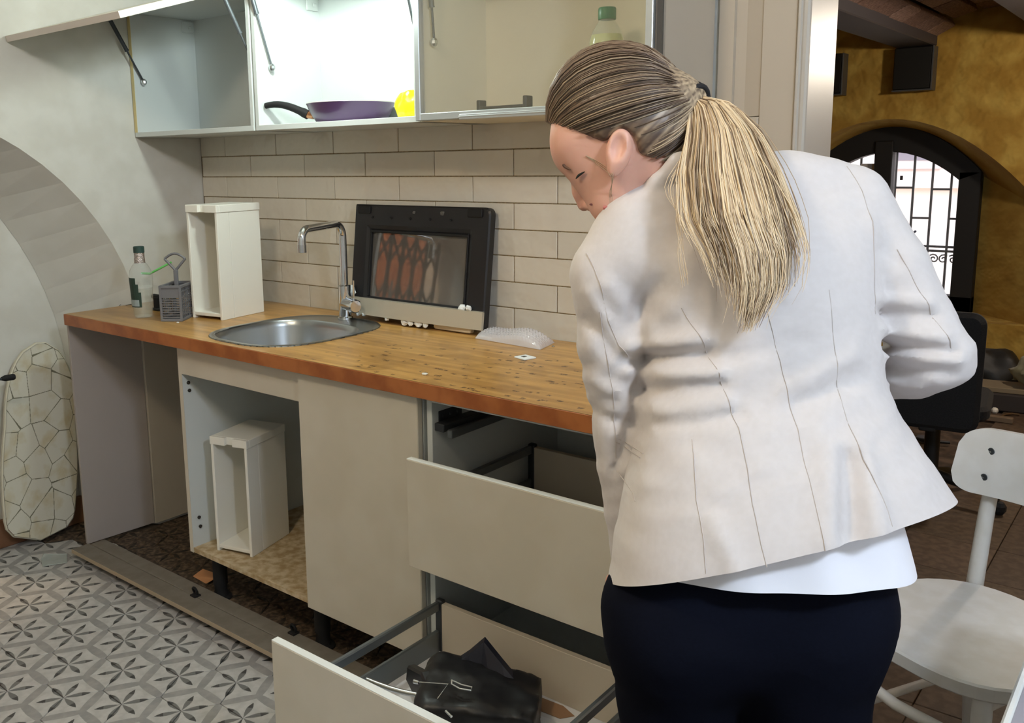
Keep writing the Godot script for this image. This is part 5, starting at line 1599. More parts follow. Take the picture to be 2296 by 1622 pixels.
func white_chair() -> void:
	var f := Vector3(-0.45, 0, 0.893).normalized()     # the way the chair faces
	var r := Vector3(0.893, 0, 0.45).normalized()
	var c := Vector3(2.92, 0.0, 0.16)
	var t := thing("dining_chair", "white painted wooden chair with a rounded backrest screwed to round posts", "chair", c)
	var cm := mottle(mat("chair_white", col(222, 220, 216), 0.4), Color(0.97, 0.965, 0.955), 0.02, 3.0, 4, 91)
	# axes: x right, y up, z towards the sitter's front
	var xf := Transform3D(Basis(r, Vector3.UP, f), c)
	var mb := MB.new()
	mb.xf = Transform3D(Basis(r, f, Vector3.DOWN), c + Vector3(0, 0.452, 0))
	var o := PackedVector2Array()
	for k in 40:
		var a := TAU * k / 40.0
		var p := Vector2(signf(cos(a)) * pow(absf(cos(a)), 0.72) * 0.215, signf(sin(a)) * pow(absf(sin(a)), 0.8) * 0.213)
		p.x *= 1.0 + 0.06 * p.y / 0.2
		o.append(p)
	mb.prism(o, 0.0, 0.032, 0.004)
	part("seat", mb, cm, t)
	mb = MB.new(); mb.xf = xf
	# bent backrest
	var n := 48
	var P := func(u: float, v: float, dz: float) -> Vector3:
		var w := 0.188
		var x := u * w
		return Vector3(x, 0.738 + v * 0.072, -0.232 - v * 0.02 + 0.055 * u * u + dz)
	for i in n:
		for s in [0, 1]:
			var u0 := -1.0 + 2.0 * i / n; var u1 := -1.0 + 2.0 * (i + 1) / n
			var H := func(u: float) -> float: return 1.0 if absf(u) < 0.75 else sqrt(maxf(0.0, 1.0 - pow((absf(u) - 0.75) / 0.25, 2.0))) * 0.55 + 0.45
			var h0: float = H.call(u0); var h1: float = H.call(u1)
			var dz: float = -0.007 + 0.014 * s
			mb.quad(P.call(u0, -h0, dz), P.call(u1, -h1, dz), P.call(u1, h1, dz), P.call(u0, h0, dz), Vector3(0, 0, 1 if s == 1 else -1))
			if s == 0:
				for q in [-1.0, 1.0]:
					mb.quad(P.call(u0, q * h0, -0.007), P.call(u1, q * h1, -0.007), P.call(u1, q * h1, 0.007), P.call(u0, q * h0, 0.007), Vector3(0, q, 0))
	for q in [-1.0, 1.0]:
		mb.quad(P.call(q, -0.45, -0.007), P.call(q, 0.45, -0.007), P.call(q, 0.45, 0.007), P.call(q, -0.45, 0.007), Vector3(q, 0, 0))
	var br := part("backrest", mb, cm, t)
	for s in [-1, 1]:
		for q in [0.705, 0.763]:
			mb = MB.new()
			var p := Vector3(s * 0.128, q, -0.225 + 0.0265 - (q - 0.738) * 0.28)
			mb.xf = Transform3D(xf.basis * Basis(Vector3.RIGHT, PI / 2), xf * p)
			mb.lathe(Vector3.ZERO, [Vector2(0.008, -0.001), Vector2(0.0075, 0.001), Vector2(0.003, 0.0012), Vector2(0.0028, 0.0), Vector2(0.0003, 0.0)], 14)
			part("screw", mb, mats.dark_steel, br)
	for s in [-1, 1]:
		mb = MB.new(); mb.xf = xf
		mb.tube([Vector3(s * 0.165, 0.0, -0.27), Vector3(s * 0.145, 0.25, -0.225), Vector3(s * 0.135, 0.44, -0.20), Vector3(s * 0.13, 0.62, -0.212), Vector3(s * 0.128, 0.80, -0.24)], [0.014, 0.017, 0.018, 0.0165, 0.013], 14)
		part("leg", mb, cm, t)
		mb = MB.new(); mb.xf = xf
		mb.tube([Vector3(s * 0.185, 0.0, 0.20), Vector3(s * 0.165, 0.25, 0.175), Vector3(s * 0.150, 0.425, 0.155)], [0.013, 0.017, 0.018], 14)
		part("leg", mb, cm, t)
		mb = MB.new(); mb.xf = xf
		mb.tube([Vector3(s * 0.172, 0.2, 0.18), Vector3(s * 0.15, 0.215, -0.23)], [0.010], 10)
		part("stretcher", mb, cm, t)
	mb = MB.new(); mb.xf = xf
	var hp := []
	for k in 13:
		var a := PI * k / 12.0
		hp.append(Vector3(-cos(a) * 0.155, 0.40 - 0.0 * sin(a), 0.15 - 0.30 * sin(a)))
	mb.tube(hp, [0.010], 10)
	part("hoop_stretcher", mb, cm, t)
	mb = MB.new(); mb.xf = xf
	mb.tube([Vector3(-0.168, 0.345, 0.168), Vector3(-0.12, 0.33, 0.185), Vector3(0.0, 0.325, 0.195), Vector3(0.12, 0.33, 0.185), Vector3(0.168, 0.345, 0.168)], [0.012], 10)
	part("front_rail", mb, cm, t)

func office_chair() -> void:
	var c := Vector3(2.46, 0, -1.62)
	var t := thing("office_chair", "black upholstered office chair standing in the old room", "chair", c)
	var fm := mottle(mat("office_cloth", col(30, 30, 31), 0.9), Color(0.7, 0.7, 0.7), 0.1, 6.0, 3, 95)
	var xf := Transform3D(Basis(Vector3.UP, 0.12), c)
	var mb := MB.new(); mb.xf = Transform3D(xf.basis * Basis(Vector3.RIGHT, -0.06), xf * Vector3(0, 0.60, 0))
	mb.prism(rrect(0.34, 0.46, 0.05, 6), -0.03, 0.035, 0.018)
	part("backrest", mb, fm, t)
	mb = MB.new(); mb.xf = Transform3D(xf.basis * Basis(Vector3.RIGHT, -PI / 2), xf * Vector3(0, 0.42, -0.27))
	mb.prism(rrect(0.40, 0.42, 0.07, 6), -0.03, 0.03, 0.015)
	part("seat", mb, fm, t)
	mb = MB.new(); mb.xf = xf
	mb.tube([Vector3(0, 0.39, -0.25), Vector3(0, 0.1, -0.25)], [0.028, 0.03], 12); mb.box(Vector3(-0.03, 0.36, -0.3), Vector3(0.03, 0.395, 0.035), 0.006); mb.box(Vector3(-0.03, 0.36, 0.02), Vector3(0.03, 0.62, 0.034), 0.004)
	part("column", mb, mats.black, t)
	for k in 5:
		var a := TAU * k / 5.0 + 0.3
		var d := Vector3(cos(a), 0, sin(a))
		mb = MB.new(); mb.xf = xf
		mb.tube([Vector3(0, 0.11, -0.25), Vector3(0, 0.075, -0.25) + d * 0.27], [0.024, 0.015], 10)
		var l := part("base_spoke", mb, mats.black, t)
		mb = MB.new(); mb.xf = xf
		mb.blob(Vector3(0, 0.03, -0.25) + d * 0.27, Vector3(0.026, 0.03, 0.026), rng, 0.0)
		part("caster", mb, mats.rubber, l)

func table() -> void:
	var c := Vector3(3.52, 0, 1.05)
	var t := thing("table", "pale grey table top with a bright white rim at the lower right corner", "table", c)
	var mb := MB.new()
	mb.box(Vector3(3.098, 0.722, 0.42), Vector3(3.95, 0.7495, 1.60), 0.0)
	part("table_top", mb, mat("table_grey", col(150, 152, 164), 0.3), t)
	mb = MB.new()
	mb.box(Vector3(3.088, 0.720, 0.41), Vector3(3.0985, 0.751, 1.61), 0.003); mb.box(Vector3(3.0985, 0.720, 0.41), Vector3(3.95, 0.751, 0.4205), 0.003); mb.box(Vector3(3.0985, 0.720, 1.5995), Vector3(3.95, 0.751, 1.61), 0.003)
	part("rim", mb, mats.edge_white, t)
	for s in [3.14, 3.90]:
		for q in [0.47, 1.55]:
			mb = MB.new(); mb.box(Vector3(s - 0.02, 0, q - 0.02), Vector3(s + 0.02, 0.722, q + 0.02), 0.003); part("leg", mb, mats.alu, t)

# ------------------------------------------------------------------ the woman
# loft of ellipses up the leaning spine: [height along the spine, sideways centre, depth centre, half width, half depth]
var SPINE := Vector3(-0.126, 0.992, 0)
var ACROSS := Vector3(0.992, 0.126, 0)

func loft_rows(raw: Array) -> Array:
	# rows of [left point, right point, half depth], fig space, from hem to neck
	var rows := []
	for q in raw:
		var a: Vector3 = q[0]; var b: Vector3 = q[1]
		var m := (a + b) / 2
		rows.append([m.dot(SPINE), m.dot(ACROSS), m.z, (b - a).dot(ACROSS) / 2, q[2]])
	return rows

func loft_dist(p: Vector3, rows: Array, ex := 2.0) -> float:
	var h := p.dot(SPINE)
	var n := rows.size()
	var i := 0
	while i < n - 2 and h > rows[i + 1][0]: i += 1
	var t := clampf((h - rows[i][0]) / (rows[i + 1][0] - rows[i][0]), -0.6, 1.3)
	var A: Array = rows[maxi(i - 1, 0)]; var B: Array = rows[i]; var D: Array = rows[i + 1]; var E: Array = rows[mini(i + 2, n - 1)]
	var v := []
	for k in range(1, 5): v.append(cubic_interpolate(B[k], D[k], A[k], E[k], t) if t >= 0.0 and t <= 1.0 else lerpf(B[k], D[k], t))
	var hw := maxf(v[2], 0.02); var hd := maxf(v[3], 0.02)
	var s := absf(p.dot(ACROSS) - v[0]) / hw; var z := absf(p.z - v[1]) / hd
	if ex != 2.0:
		var k := pow(pow(s, ex) + pow(z, ex), 1.0 / ex)
		var gs := pow(s, ex - 1.0) / hw; var gz := pow(z, ex - 1.0) / hd
		return (k - 1.0) * pow(maxf(k, 1e-4), ex - 1.0) / maxf(sqrt(gs * gs + gz * gz), 1e-4) if k > 0.25 else -minf(hw, hd) * 0.75
	var k0 := sqrt(s * s + z * z)
	var k1 := sqrt(s * s / (hw * hw) + z * z / (hd * hd))
	return k0 * (k0 - 1.0) / maxf(k1, 1e-4) if k0 > 1e-3 else -minf(hw, hd)

var jk_rows := []
var jk_bones := Bones.new()
var jk_folds := []
var jk_noise := FastNoiseLite.new()
var hem_n := Vector3.UP
var hem_p := Vector3.ZERO

func jacket_field(p: Vector3) -> float:
	var d := loft_dist(p, jk_rows, 2.3)
	d = smax(d, p.dot(SPINE) - jk_rows[-1][0] - 0.004, 0.02)
	d = jk_bones.dist(p, d)
	if absf(d) < 0.03:
		var q := Vector2(p.x, p.y)
		for f in jk_folds:
			var e: float = seg2(q, f[0], f[1]) / f[2]
			if e < 2.2: d -= 1.5 * f[3] * exp(-e * e * 1.4)
		d -= 0.0035 * jk_noise.get_noise_2d(q.x * 0.55 + q.y * 0.85, q.y * 1.5 - q.x * 0.9) * clampf((0.36 - q.y) * 6.0, 0.25, 1.0) * clampf((p - hem_p).dot(hem_n) * 9.0, 0.0, 1.0)
		# the flare of the skirt falls in shallow pleats
		var low := clampf((0.02 - p.y) / 0.18, 0.0, 1.0)
		if low > 0.0: d -= low * 0.007 * sin(p.x * 34.0 + 0.6) * clampf(p.x * 5.0 + 0.4, 0.0, 1.0)
	return d

func fold(a: Vector3, b: Vector3, width: float, amp: float) -> void:
	jk_folds.append([Vector2(a.x, a.y), Vector2(b.x, b.y), width, amp])

func setup_jacket() -> void:
	jk_noise.seed = 9; jk_noise.frequency = 13.0; jk_noise.fractal_octaves = 2
	jk_rows = loft_rows([
		[Vector3(-0.182, -0.101, 0), Vector3(0.267, 0.019, 0), 0.165],
		[Vector3(-0.169, -0.013, -0.005), Vector3(0.226, 0.088, -0.005), 0.145],
		[Vector3(-0.156, 0.057, -0.015), Vector3(0.195, 0.138, -0.015), 0.125],
		[Vector3(-0.139, 0.127, -0.03), Vector3(0.178, 0.188, -0.03), 0.110],
		[Vector3(-0.134, 0.206, -0.045), Vector3(0.18, 0.258, -0.045), 0.112],
		[Vector3(-0.148, 0.273, -0.06), Vector3(0.187, 0.33, -0.06), 0.115],
		[Vector3(-0.168, 0.33, -0.07), Vector3(0.19, 0.39, -0.07), 0.108],
		[Vector3(-0.145, 0.371, -0.075), Vector3(0.177, 0.431, -0.075), 0.085],
		[Vector3(-0.099, 0.407, -0.08), Vector3(0.128, 0.451, -0.08), 0.055]])
	var b := jk_bones
	# yoke and shoulders
	b.chain([Vector3(-0.066, 0.431, -0.075), Vector3(-0.132, 0.374, -0.075), Vector3(-0.181, 0.321, -0.075)], [0.050, 0.056, 0.052], 0.05)
	b.chain([Vector3(-0.031, 0.431, -0.075), Vector3(0.068, 0.429, -0.07), Vector3(0.153, 0.425, -0.065)], [0.055, 0.052, 0.048], 0.05)
	# left sleeve, hanging
	b.chain([Vector3(-0.181, 0.318, -0.075), Vector3(-0.169, 0.229, -0.085), Vector3(-0.158, 0.139, -0.1)], [0.050, 0.052, 0.045], 0.010)
	b.chain([Vector3(-0.158, 0.139, -0.1), Vector3(-0.148, 0.046, -0.115), Vector3(-0.133, -0.092, -0.145)], [0.046, 0.041, 0.031], 0.003)
	# right sleeve, elbow out
	b.chain([Vector3(0.163, 0.417, -0.062), Vector3(0.199, 0.323, -0.05), Vector3(0.256, 0.207, -0.025)], [0.048, 0.055, 0.047], 0.012)
	b.chain([Vector3(0.259, 0.205, -0.025), Vector3(0.244, 0.192, -0.07), Vector3(0.206, 0.168, -0.145)], [0.047, 0.048, 0.036], 0.004)
	# collar
	b.chain([Vector3(-0.136, 0.419, -0.07), Vector3(-0.119, 0.443, -0.038), Vector3(-0.094, 0.467, -0.018), Vector3(-0.055, 0.477, -0.015), Vector3(-0.009, 0.475, -0.035)], [0.011, 0.013, 0.015, 0.015, 0.012], 0.008)
	hem_p = Vector3(-0.177, -0.091, 0)
	var h2 := Vector3(0.263, 0.023, 0); var h3 := Vector3(-0.021, -0.02, 0.17)
	hem_n = (h2 - hem_p).cross(h3 - hem_p).normalized()
	if hem_n.y < 0: hem_n = -hem_n
	# creases: negative cuts a groove, positive raises a ridge
	fold(Vector3(-0.163, 0.199, 0.07), Vector3(-0.076, 0.213, 0.07), 0.012, -0.007)
	fold(Vector3(-0.158, 0.219, 0.07), Vector3(-0.08, 0.232, 0.07), 0.014, 0.006)
	fold(Vector3(-0.158, 0.184, 0.07), Vector3(-0.063, 0.19, 0.07), 0.013, 0.006)
	fold(Vector3(-0.147, 0.158, 0.07), Vector3(-0.063, 0.176, 0.07), 0.010, -0.005)
	fold(Vector3(-0.141, 0.135, 0.07), Vector3(-0.057, 0.152, 0.07), 0.013, 0.004)
	fold(Vector3(-0.132, 0.12, 0.08), Vector3(-0.044, 0.139, 0.08), 0.010, -0.004)
	fold(Vector3(-0.052, 0.211, 0.07), Vector3(0.038, 0.233, 0.07), 0.012, -0.0025)
	fold(Vector3(0.012, 0.173, 0.08), Vector3(0.111, 0.211, 0.08), 0.013, 0.0035)
	fold(Vector3(0.028, 0.153, 0.08), Vector3(0.12, 0.184, 0.08), 0.011, -0.003)
	fold(Vector3(-0.193, 0.301, 0.05), Vector3(-0.142, 0.244, 0.05), 0.016, 0.005)
	fold(Vector3(-0.125, 0.301, 0.05), Vector3(-0.153, 0.255, 0.05), 0.016, -0.005)
	fold(Vector3(-0.091, 0.346, 0.05), Vector3(-0.114, 0.273, 0.05), 0.02, 0.003)
	fold(Vector3(0.075, 0.087, 0.1), Vector3(0.06, 0.005, 0.12), 0.016, -0.010)
	fold(Vector3(0.053, 0.103, 0.1), Vector3(0.034, 0, 0.12), 0.022, 0.006)
	fold(Vector3(0.094, 0.098, 0.1), Vector3(0.095, 0.01, 0.12), 0.020, 0.007)
	fold(Vector3(-0.089, 0.01, 0.12), Vector3(-0.067, -0.049, 0.12), 0.016, 0.004)
	fold(Vector3(-0.143, 0.192, 0), Vector3(-0.153, 0.113, 0), 0.006, -0.006)
	fold(Vector3(-0.153, 0.113, 0), Vector3(-0.17, 0.037, 0), 0.006, -0.006)
	# right sleeve wrinkles
	fold(Vector3(0.159, 0.268, 0), Vector3(0.231, 0.26, 0), 0.009, -0.005)
	fold(Vector3(0.16, 0.285, 0), Vector3(0.228, 0.279, 0), 0.011, 0.004)
	fold(Vector3(0.163, 0.244, 0), Vector3(0.243, 0.231, 0), 0.010, 0.005)
	fold(Vector3(0.169, 0.224, 0), Vector3(0.255, 0.214, 0), 0.008, -0.006)
	fold(Vector3(0.178, 0.208, 0), Vector3(0.261, 0.204, 0), 0.008, 0.005)
	fold(Vector3(0.19, 0.191, 0), Vector3(0.255, 0.186, 0), 0.008, -0.005)
	fold(Vector3(0.184, 0.172, 0), Vector3(0.225, 0.163, 0), 0.009, 0.004)
	fold(Vector3(0.154, 0.386, 0), Vector3(0.175, 0.338, 0), 0.014, 0.004)
	fold(Vector3(0.169, 0.35, 0), Vector3(0.19, 0.332, 0), 0.009, -0.004)
	# left sleeve wrinkles
	fold(Vector3(-0.215, 0.292, -0.05), Vector3(-0.193, 0.255, -0.05), 0.012, 0.005)
	fold(Vector3(-0.212, 0.255, -0.05), Vector3(-0.181, 0.212, -0.05), 0.010, -0.004)
	fold(Vector3(-0.202, 0.168, -0.05), Vector3(-0.162, 0.15, -0.05), 0.012, 0.004)
	fold(Vector3(-0.196, 0.125, -0.05), Vector3(-0.15, 0.107, -0.05), 0.010, -0.004)

func skin_mat() -> StandardMaterial3D:
	var m := mat("skin", col(214, 164, 144), 0.5)
	m.subsurf_scatter_enabled = true; m.subsurf_scatter_strength = 0.12
	return m

var HEAD_C := Vector3(-0.158, 0.543, -0.1)
var HEAD_B := Basis()
var HEAD_R := Vector3(0.094, 0.108, 0.075)
var head_bones := Bones.new()
var hair_n := Vector3.UP
var hair_p := Vector3.ZERO
var EAR := Vector3(-0.174, 0.487, -0.028)

func setup_head() -> void:
	var g := Vector3(-0.62, -0.70, -0.35).normalized()
	var s := g.cross(Vector3.UP).normalized()
	HEAD_B = Basis(g, s.cross(g).normalized(), s)
	var b := head_bones
	b.add(Vector3(-0.216, 0.509, -0.105), Vector3(-0.173, 0.433, -0.1), 0.040, 0.033, 0.04)      # brow to jaw
	b.add(Vector3(-0.16, 0.46, -0.075), Vector3(-0.165, 0.417, -0.085), 0.030, 0.026, 0.03)      # cheek and angle of the jaw
	b.add(Vector3(-0.226, 0.494, -0.115), Vector3(-0.229, 0.492, -0.125), 0.017, 0.015, 0.02)      # brow ridge
	b.chain([Vector3(-0.219, 0.471, -0.135), Vector3(-0.21, 0.447, -0.145), Vector3(-0.203, 0.429, -0.15)], [0.008, 0.009, 0.0105], 0.012)   # nose
	b.add(Vector3(-0.197, 0.425, -0.135), Vector3(-0.194, 0.424, -0.13), 0.008, 0.007, 0.008)      # nostril
	b.add(Vector3(-0.183, 0.417, -0.13), Vector3(-0.179, 0.409, -0.125), 0.009, 0.008, 0.01)       # lips
	b.add(Vector3(-0.165, 0.398, -0.12), Vector3(-0.16, 0.399, -0.115), 0.017, 0.018, 0.02)       # chin
	b.chain([Vector3(-0.11, 0.513, -0.105), Vector3(-0.089, 0.459, -0.095), Vector3(-0.054, 0.394, -0.085)], [0.046, 0.050, 0.062], 0.03)     # neck

func skull(p: Vector3) -> float:
	return ellipsoid(p, HEAD_C, HEAD_B, HEAD_R)

func head_field(p: Vector3) -> float:
	var d := smin(skull(p), head_bones.dist(p), 0.03)
	# ear: a tilted rim with a hollow, lobe below
	var q := p - EAR
	if q.length() < 0.06:
		var bs := Basis(Vector3(0.96, -0.16, 0.2).normalized(), Vector3(0.16, 0.97, 0.1).normalized(), Vector3(-0.2, -0.07, 0.98).normalized())
		var l := q * bs
		var e := ellipsoid(l, Vector3(0, 0, 0), Basis.IDENTITY, Vector3(0.0175, 0.031, 0.013))
		e = smax(e, -ellipsoid(l, Vector3(-0.002, 0.004, 0.013), Basis.IDENTITY, Vector3(0.0105, 0.020, 0.011)), 0.004)
		e = smin(e, ellipsoid(l, Vector3(-0.003, -0.027, 0.0), Basis.IDENTITY, Vector3(0.0085, 0.011, 0.007)), 0.006)
		d = smin(d, e, 0.004)
	# eye socket
	d = smax(d, -((p - Vector3(-0.228, 0.476, -0.152)).length() - 0.013), 0.012)
	return d

func hand(mb: MB, at: Vector3, dir: Vector3, back: Vector3, side: float) -> void:
	# palm along dir, back of the hand towards "back"; fingers curl away from it; thumb on "side"
	var b := Bones.new()
	var y := dir.normalized(); var z := (back - y * back.dot(y)).normalized(); var x := y.cross(z) * side
	var P := func(u: float, v: float, w: float): return at + x * u + y * v + z * w
	b.add(P.call(-0.022, 0.01, 0), P.call(-0.028, 0.075, 0), 0.014, 0.012, 0.02)
	b.add(P.call(0.0, 0.01, 0), P.call(0.0, 0.08, 0), 0.015, 0.012, 0.02)
	b.add(P.call(0.020, 0.01, 0), P.call(0.028, 0.076, 0), 0.015, 0.012, 0.02)
	b.add(P.call(0.0, -0.03, 0), P.call(0.0, 0.02, 0), 0.022, 0.020, 0.02)
	var lens := [0.058, 0.072, 0.078, 0.070]
	for k in 4:
		var u := -0.030 + 0.020 * k
		var L: float = lens[k]
		var c := 0.35 + 0.1 * k
		var q := [P.call(u, 0.078, 0.0)]
		var ang := 0.25
		for seg in 3:
			ang += c
			q.append(q[-1] + (y * cos(ang) - z * sin(ang)) * L * [0.44, 0.31, 0.25][seg])
		b.chain(q, [0.0092, 0.0085, 0.008, 0.0068], 0.004)
	b.chain([P.call(0.026, 0.020, -0.006), P.call(0.050, 0.048, -0.016), P.call(0.052, 0.078, -0.022), P.call(0.048, 0.098, -0.026)], [0.013, 0.0105, 0.0095, 0.0075], 0.008)
	var lo := at - Vector3.ONE * 0.18; var hi := at + Vector3.ONE * 0.18
	net(mb, func(p: Vector3) -> float: return b.dist(p), lo, hi, 0.0042)

func woman() -> void:
	var root := Vector3(FIG_AT.x, 0, FIG_AT.z)
	var t := thing("person", "woman with a long blonde ponytail in a pale blazer, bending over the open drawer", "person", root)
	var xf := Transform3D(FIG, FIG_AT)
	var inv := xf.affine_inverse()
	setup_head(); setup_jacket()
	# where the legs stand, straight below the hips
	var hipL := inv * (Vector3(2.735, 0.803, 1.117)); var hipR := inv * (Vector3(2.855, 0.82, 1.045))
	var L0 := xf * hipL; var R0 := xf * hipR
	var down := func(p: Vector3, y: float, dx: float, dz: float) -> Vector3: return inv * Vector3(p.x + dx, y, p.z + dz)
	var kneeL: Vector3 = down.call(L0, 0.40, -0.02, -0.02); var kneeR: Vector3 = down.call(R0, 0.40, 0.03, -0.01)
	var ankL: Vector3 = down.call(L0, 0.09, -0.03, 0.02); var ankR: Vector3 = down.call(R0, 0.09, 0.06, 0.02)
	# body: one skin from head to feet, hands and head meshed finer
	var mb := MB.new(); mb.xf = xf
	net(mb, head_field, Vector3(-0.278, 0.69, -0.2) - Vector3(0, 0.40, 0.02), Vector3(-0.036, 0.623, 0.02) + Vector3(0, 0.02, 0), 0.0034)
	var bb := Bones.new()
	bb.chain([Vector3(-0.089, 0.459, -0.095), Vector3(-0.054, 0.394, -0.085), Vector3(-0.008, 0.305, -0.07), Vector3(0.02, 0.157, -0.04), Vector3(0.003, -0.062, -0.01)], [0.046, 0.06, 0.085, 0.075, 0.09], 0.06)
	bb.chain([Vector3(-0.004, 0.394, -0.08), Vector3(0.158, 0.411, -0.062), Vector3(0.256, 0.207, -0.025), Vector3(0.206, 0.168, -0.145)], [0.04, 0.035, 0.030, 0.022], 0.02)
	bb.chain([Vector3(-0.093, 0.356, -0.08), Vector3(-0.173, 0.315, -0.075), Vector3(-0.158, 0.139, -0.1), Vector3(-0.131, -0.1, -0.15)], [0.04, 0.034, 0.030, 0.021], 0.02)
	bb.chain([hipL, kneeL, ankL], [0.07, 0.048, 0.036], 0.03)
	bb.chain([hipR, kneeR, ankR], [0.07, 0.048, 0.036], 0.03)
	net(mb, func(p: Vector3) -> float: return maxf(bb.dist(p), (p - Vector3(-0.078, 0.433, -0.09)).dot(Vector3(-0.4, 0.9, 0)) ), Vector3(-0.35, -1.05, -0.35), Vector3(0.4, 0.5, 0.3), 0.014)
	hand(mb, Vector3(-0.119, -0.114, -0.16), Vector3(0.10, -0.95, -0.25), Vector3(-0.5, 0, 0.8), 1.0)
	hand(mb, Vector3(0.199, 0.165, -0.16), Vector3(-0.75, -0.35, -0.45), Vector3(0.2, -0.3, -0.9), -1.0)
	var body := part("body", mb, skin_mat(), t)
	# face details, laid on the skin
	var on_face := func(px: Vector3, out: float) -> Vector3: return on_head(px) + Vector3(-0.3, 0.1, 1.0).normalized() * out
	mb = MB.new(); mb.xf = xf
	mb.tube(curve([on_face.call(Vector3(-0.242, 0.478, -0.1), 0.001), on_face.call(Vector3(-0.239, 0.474, -0.1), 0.0012), on_face.call(Vector3(-0.232, 0.469, -0.1), 0.001)], 4), [0.001, 0.0018, 0.0022, 0.0022, 0.0022, 0.002, 0.0018, 0.0014, 0.0008], 6)
	part("eyebrow", mb, mat("brow_brown", col(92, 66, 50), 0.8), body)
	mb = MB.new(); mb.xf = xf
	mb.tube(curve([on_face.call(Vector3(-0.224, 0.456, -0.1), 0.003), on_face.call(Vector3(-0.221, 0.46, -0.1), 0.002), on_face.call(Vector3(-0.214, 0.464, -0.1), 0.001)], 4), [0.0005, 0.0009, 0.0014, 0.0017, 0.0018, 0.0017, 0.0014, 0.001, 0.0005], 6)
	part("eyelash", mb, mat("lash", col(30, 32, 28), 0.7), body)
	mb = MB.new(); mb.xf = xf
	mb.blob(on_face.call(Vector3(-0.203, 0.42, -0.1), -0.0005), Vector3(0.003, 0.0016, 0.001), rng, 0.0)
	part("nostril", mb, mat("nostril", col(96, 48, 42), 0.8), body)
	mb = MB.new(); mb.xf = xf
	mb.tube(curve([on_face.call(Vector3(-0.188, 0.413, -0.1), 0.0), on_face.call(Vector3(-0.184, 0.413, -0.1), 0.0), on_face.call(Vector3(-0.178, 0.414, -0.1), -0.0005)], 3), [0.003, 0.0034, 0.0032, 0.0028, 0.002, 0.0016, 0.0008], 6)
	part("lips", mb, mat("lip", col(176, 96, 92), 0.4), body)
	# jacket
	var jm := mottle(mat("jacket", col(210, 204, 202), 0.85), Color(0.98, 0.978, 0.975), 0.05, 6.0, 4, 101)
	jm.rim_enabled = true; jm.rim = 0.25; jm.rim_tint = 0.6
	mb = MB.new(); mb.xf = xf
	net(mb, jacket_field, Vector3(-0.33, -0.27, -0.30), Vector3(0.36, 0.52, 0.24), 0.0062, null, [hem_p, hem_n, (hem_p + Vector3(0.263, 0.023, 0)) / 2])
	var jk := part("jacket", mb, jm, t)
	# seams: thin ridges laid on the cloth
	var onto := func(px: Vector3) -> Vector3:
		var p := Vector3(px.x, px.y, 0.30)
		for k in 60:
			var d: float = jacket_field(p)
			if d < 0.0006: break
			p.z -= maxf(d * 0.7, 0.0006)
		return p
	var sm := mat("seam", col(194, 185, 180), 0.9)
	for line in [
		[Vector3(-0.104, 0.272, 0.07), Vector3(-0.076, 0.219, 0.07), Vector3(-0.06, 0.172, 0.08), Vector3(-0.048, 0.123, 0.09), Vector3(-0.045, 0.08, 0.11), Vector3(-0.045, 0.038, 0.13), Vector3(-0.041, -0.005, 0.14), Vector3(-0.037, -0.03, 0.15)],
		[Vector3(-0.003, 0.266, 0.07), Vector3(0.007, 0.219, 0.07), Vector3(0.015, 0.169, 0.08), Vector3(0.021, 0.123, 0.09), Vector3(0.022, 0.082, 0.11), Vector3(0.024, 0.044, 0.13), Vector3(0.027, -0.009, 0.14)],
		[Vector3(0.078, 0.295, 0.06), Vector3(0.08, 0.212, 0.07), Vector3(0.083, 0.15, 0.08), Vector3(0.091, 0.09, 0.1), Vector3(0.108, 0.034, 0.11), Vector3(0.111, 0.016, 0.12)],
		[Vector3(-0.1, 0.107, 0.09), Vector3(-0.103, 0.078, 0.1), Vector3(-0.105, 0.036, 0.12), Vector3(-0.102, -0.007, 0.13), Vector3(-0.102, -0.043, 0.14)],
		[Vector3(-0.216, 0.348, -0.04), Vector3(-0.208, 0.327, -0.02), Vector3(-0.198, 0.296, 0.01), Vector3(-0.189, 0.256, 0.03), Vector3(-0.173, 0.221, 0.04), Vector3(-0.159, 0.206, 0.04)],
		[Vector3(0.138, 0.466, -0.05), Vector3(0.149, 0.43, -0.02), Vector3(0.154, 0.386, 0), Vector3(0.154, 0.338, 0.01), Vector3(0.149, 0.296, 0.02), Vector3(0.149, 0.264, 0.02)],
		[Vector3(-0.2, 0.267, -0.03), Vector3(-0.188, 0.206, -0.04), Vector3(-0.176, 0.144, -0.05), Vector3(-0.17, 0.08, -0.06), Vector3(-0.165, 0.022, -0.07)],
		[Vector3(0.19, 0.35, 0), Vector3(0.217, 0.291, 0.01), Vector3(0.239, 0.247, 0.02), Vector3(0.256, 0.214, 0.02)],
		[Vector3(-0.167, 0.088, 0.08), Vector3(-0.151, 0.081, 0.1)],
		[Vector3(-0.17, 0.084, 0.08), Vector3(-0.154, 0.075, 0.1)]]:
		var pts := []
		for i in line.size() - 1:
			for k in 6:
				pts.append(onto.call(line[i].lerp(line[i + 1], k / 6.0)) - Vector3(0, 0, 0.0003))
		pts.append(onto.call(line[-1]) - Vector3(0, 0, 0.0003))
		mb = MB.new(); mb.xf = xf
		mb.tube(pts, [0.0007], 5)
		part("seam", mb, sm, jk)
	# white shirt tail under the jacket
	var rows := loft_rows([[Vector3(-0.172, -0.148, 0), Vector3(0.202, -0.083, 0), 0.150], [Vector3(-0.159, -0.085, -0.005), Vector3(0.198, -0.043, -0.005), 0.142], [Vector3(-0.146, -0.002, -0.01), Vector3(0.18, 0.04, -0.01), 0.115], [Vector3(-0.126, 0.086, -0.02), Vector3(0.158, 0.122, -0.02), 0.08]])
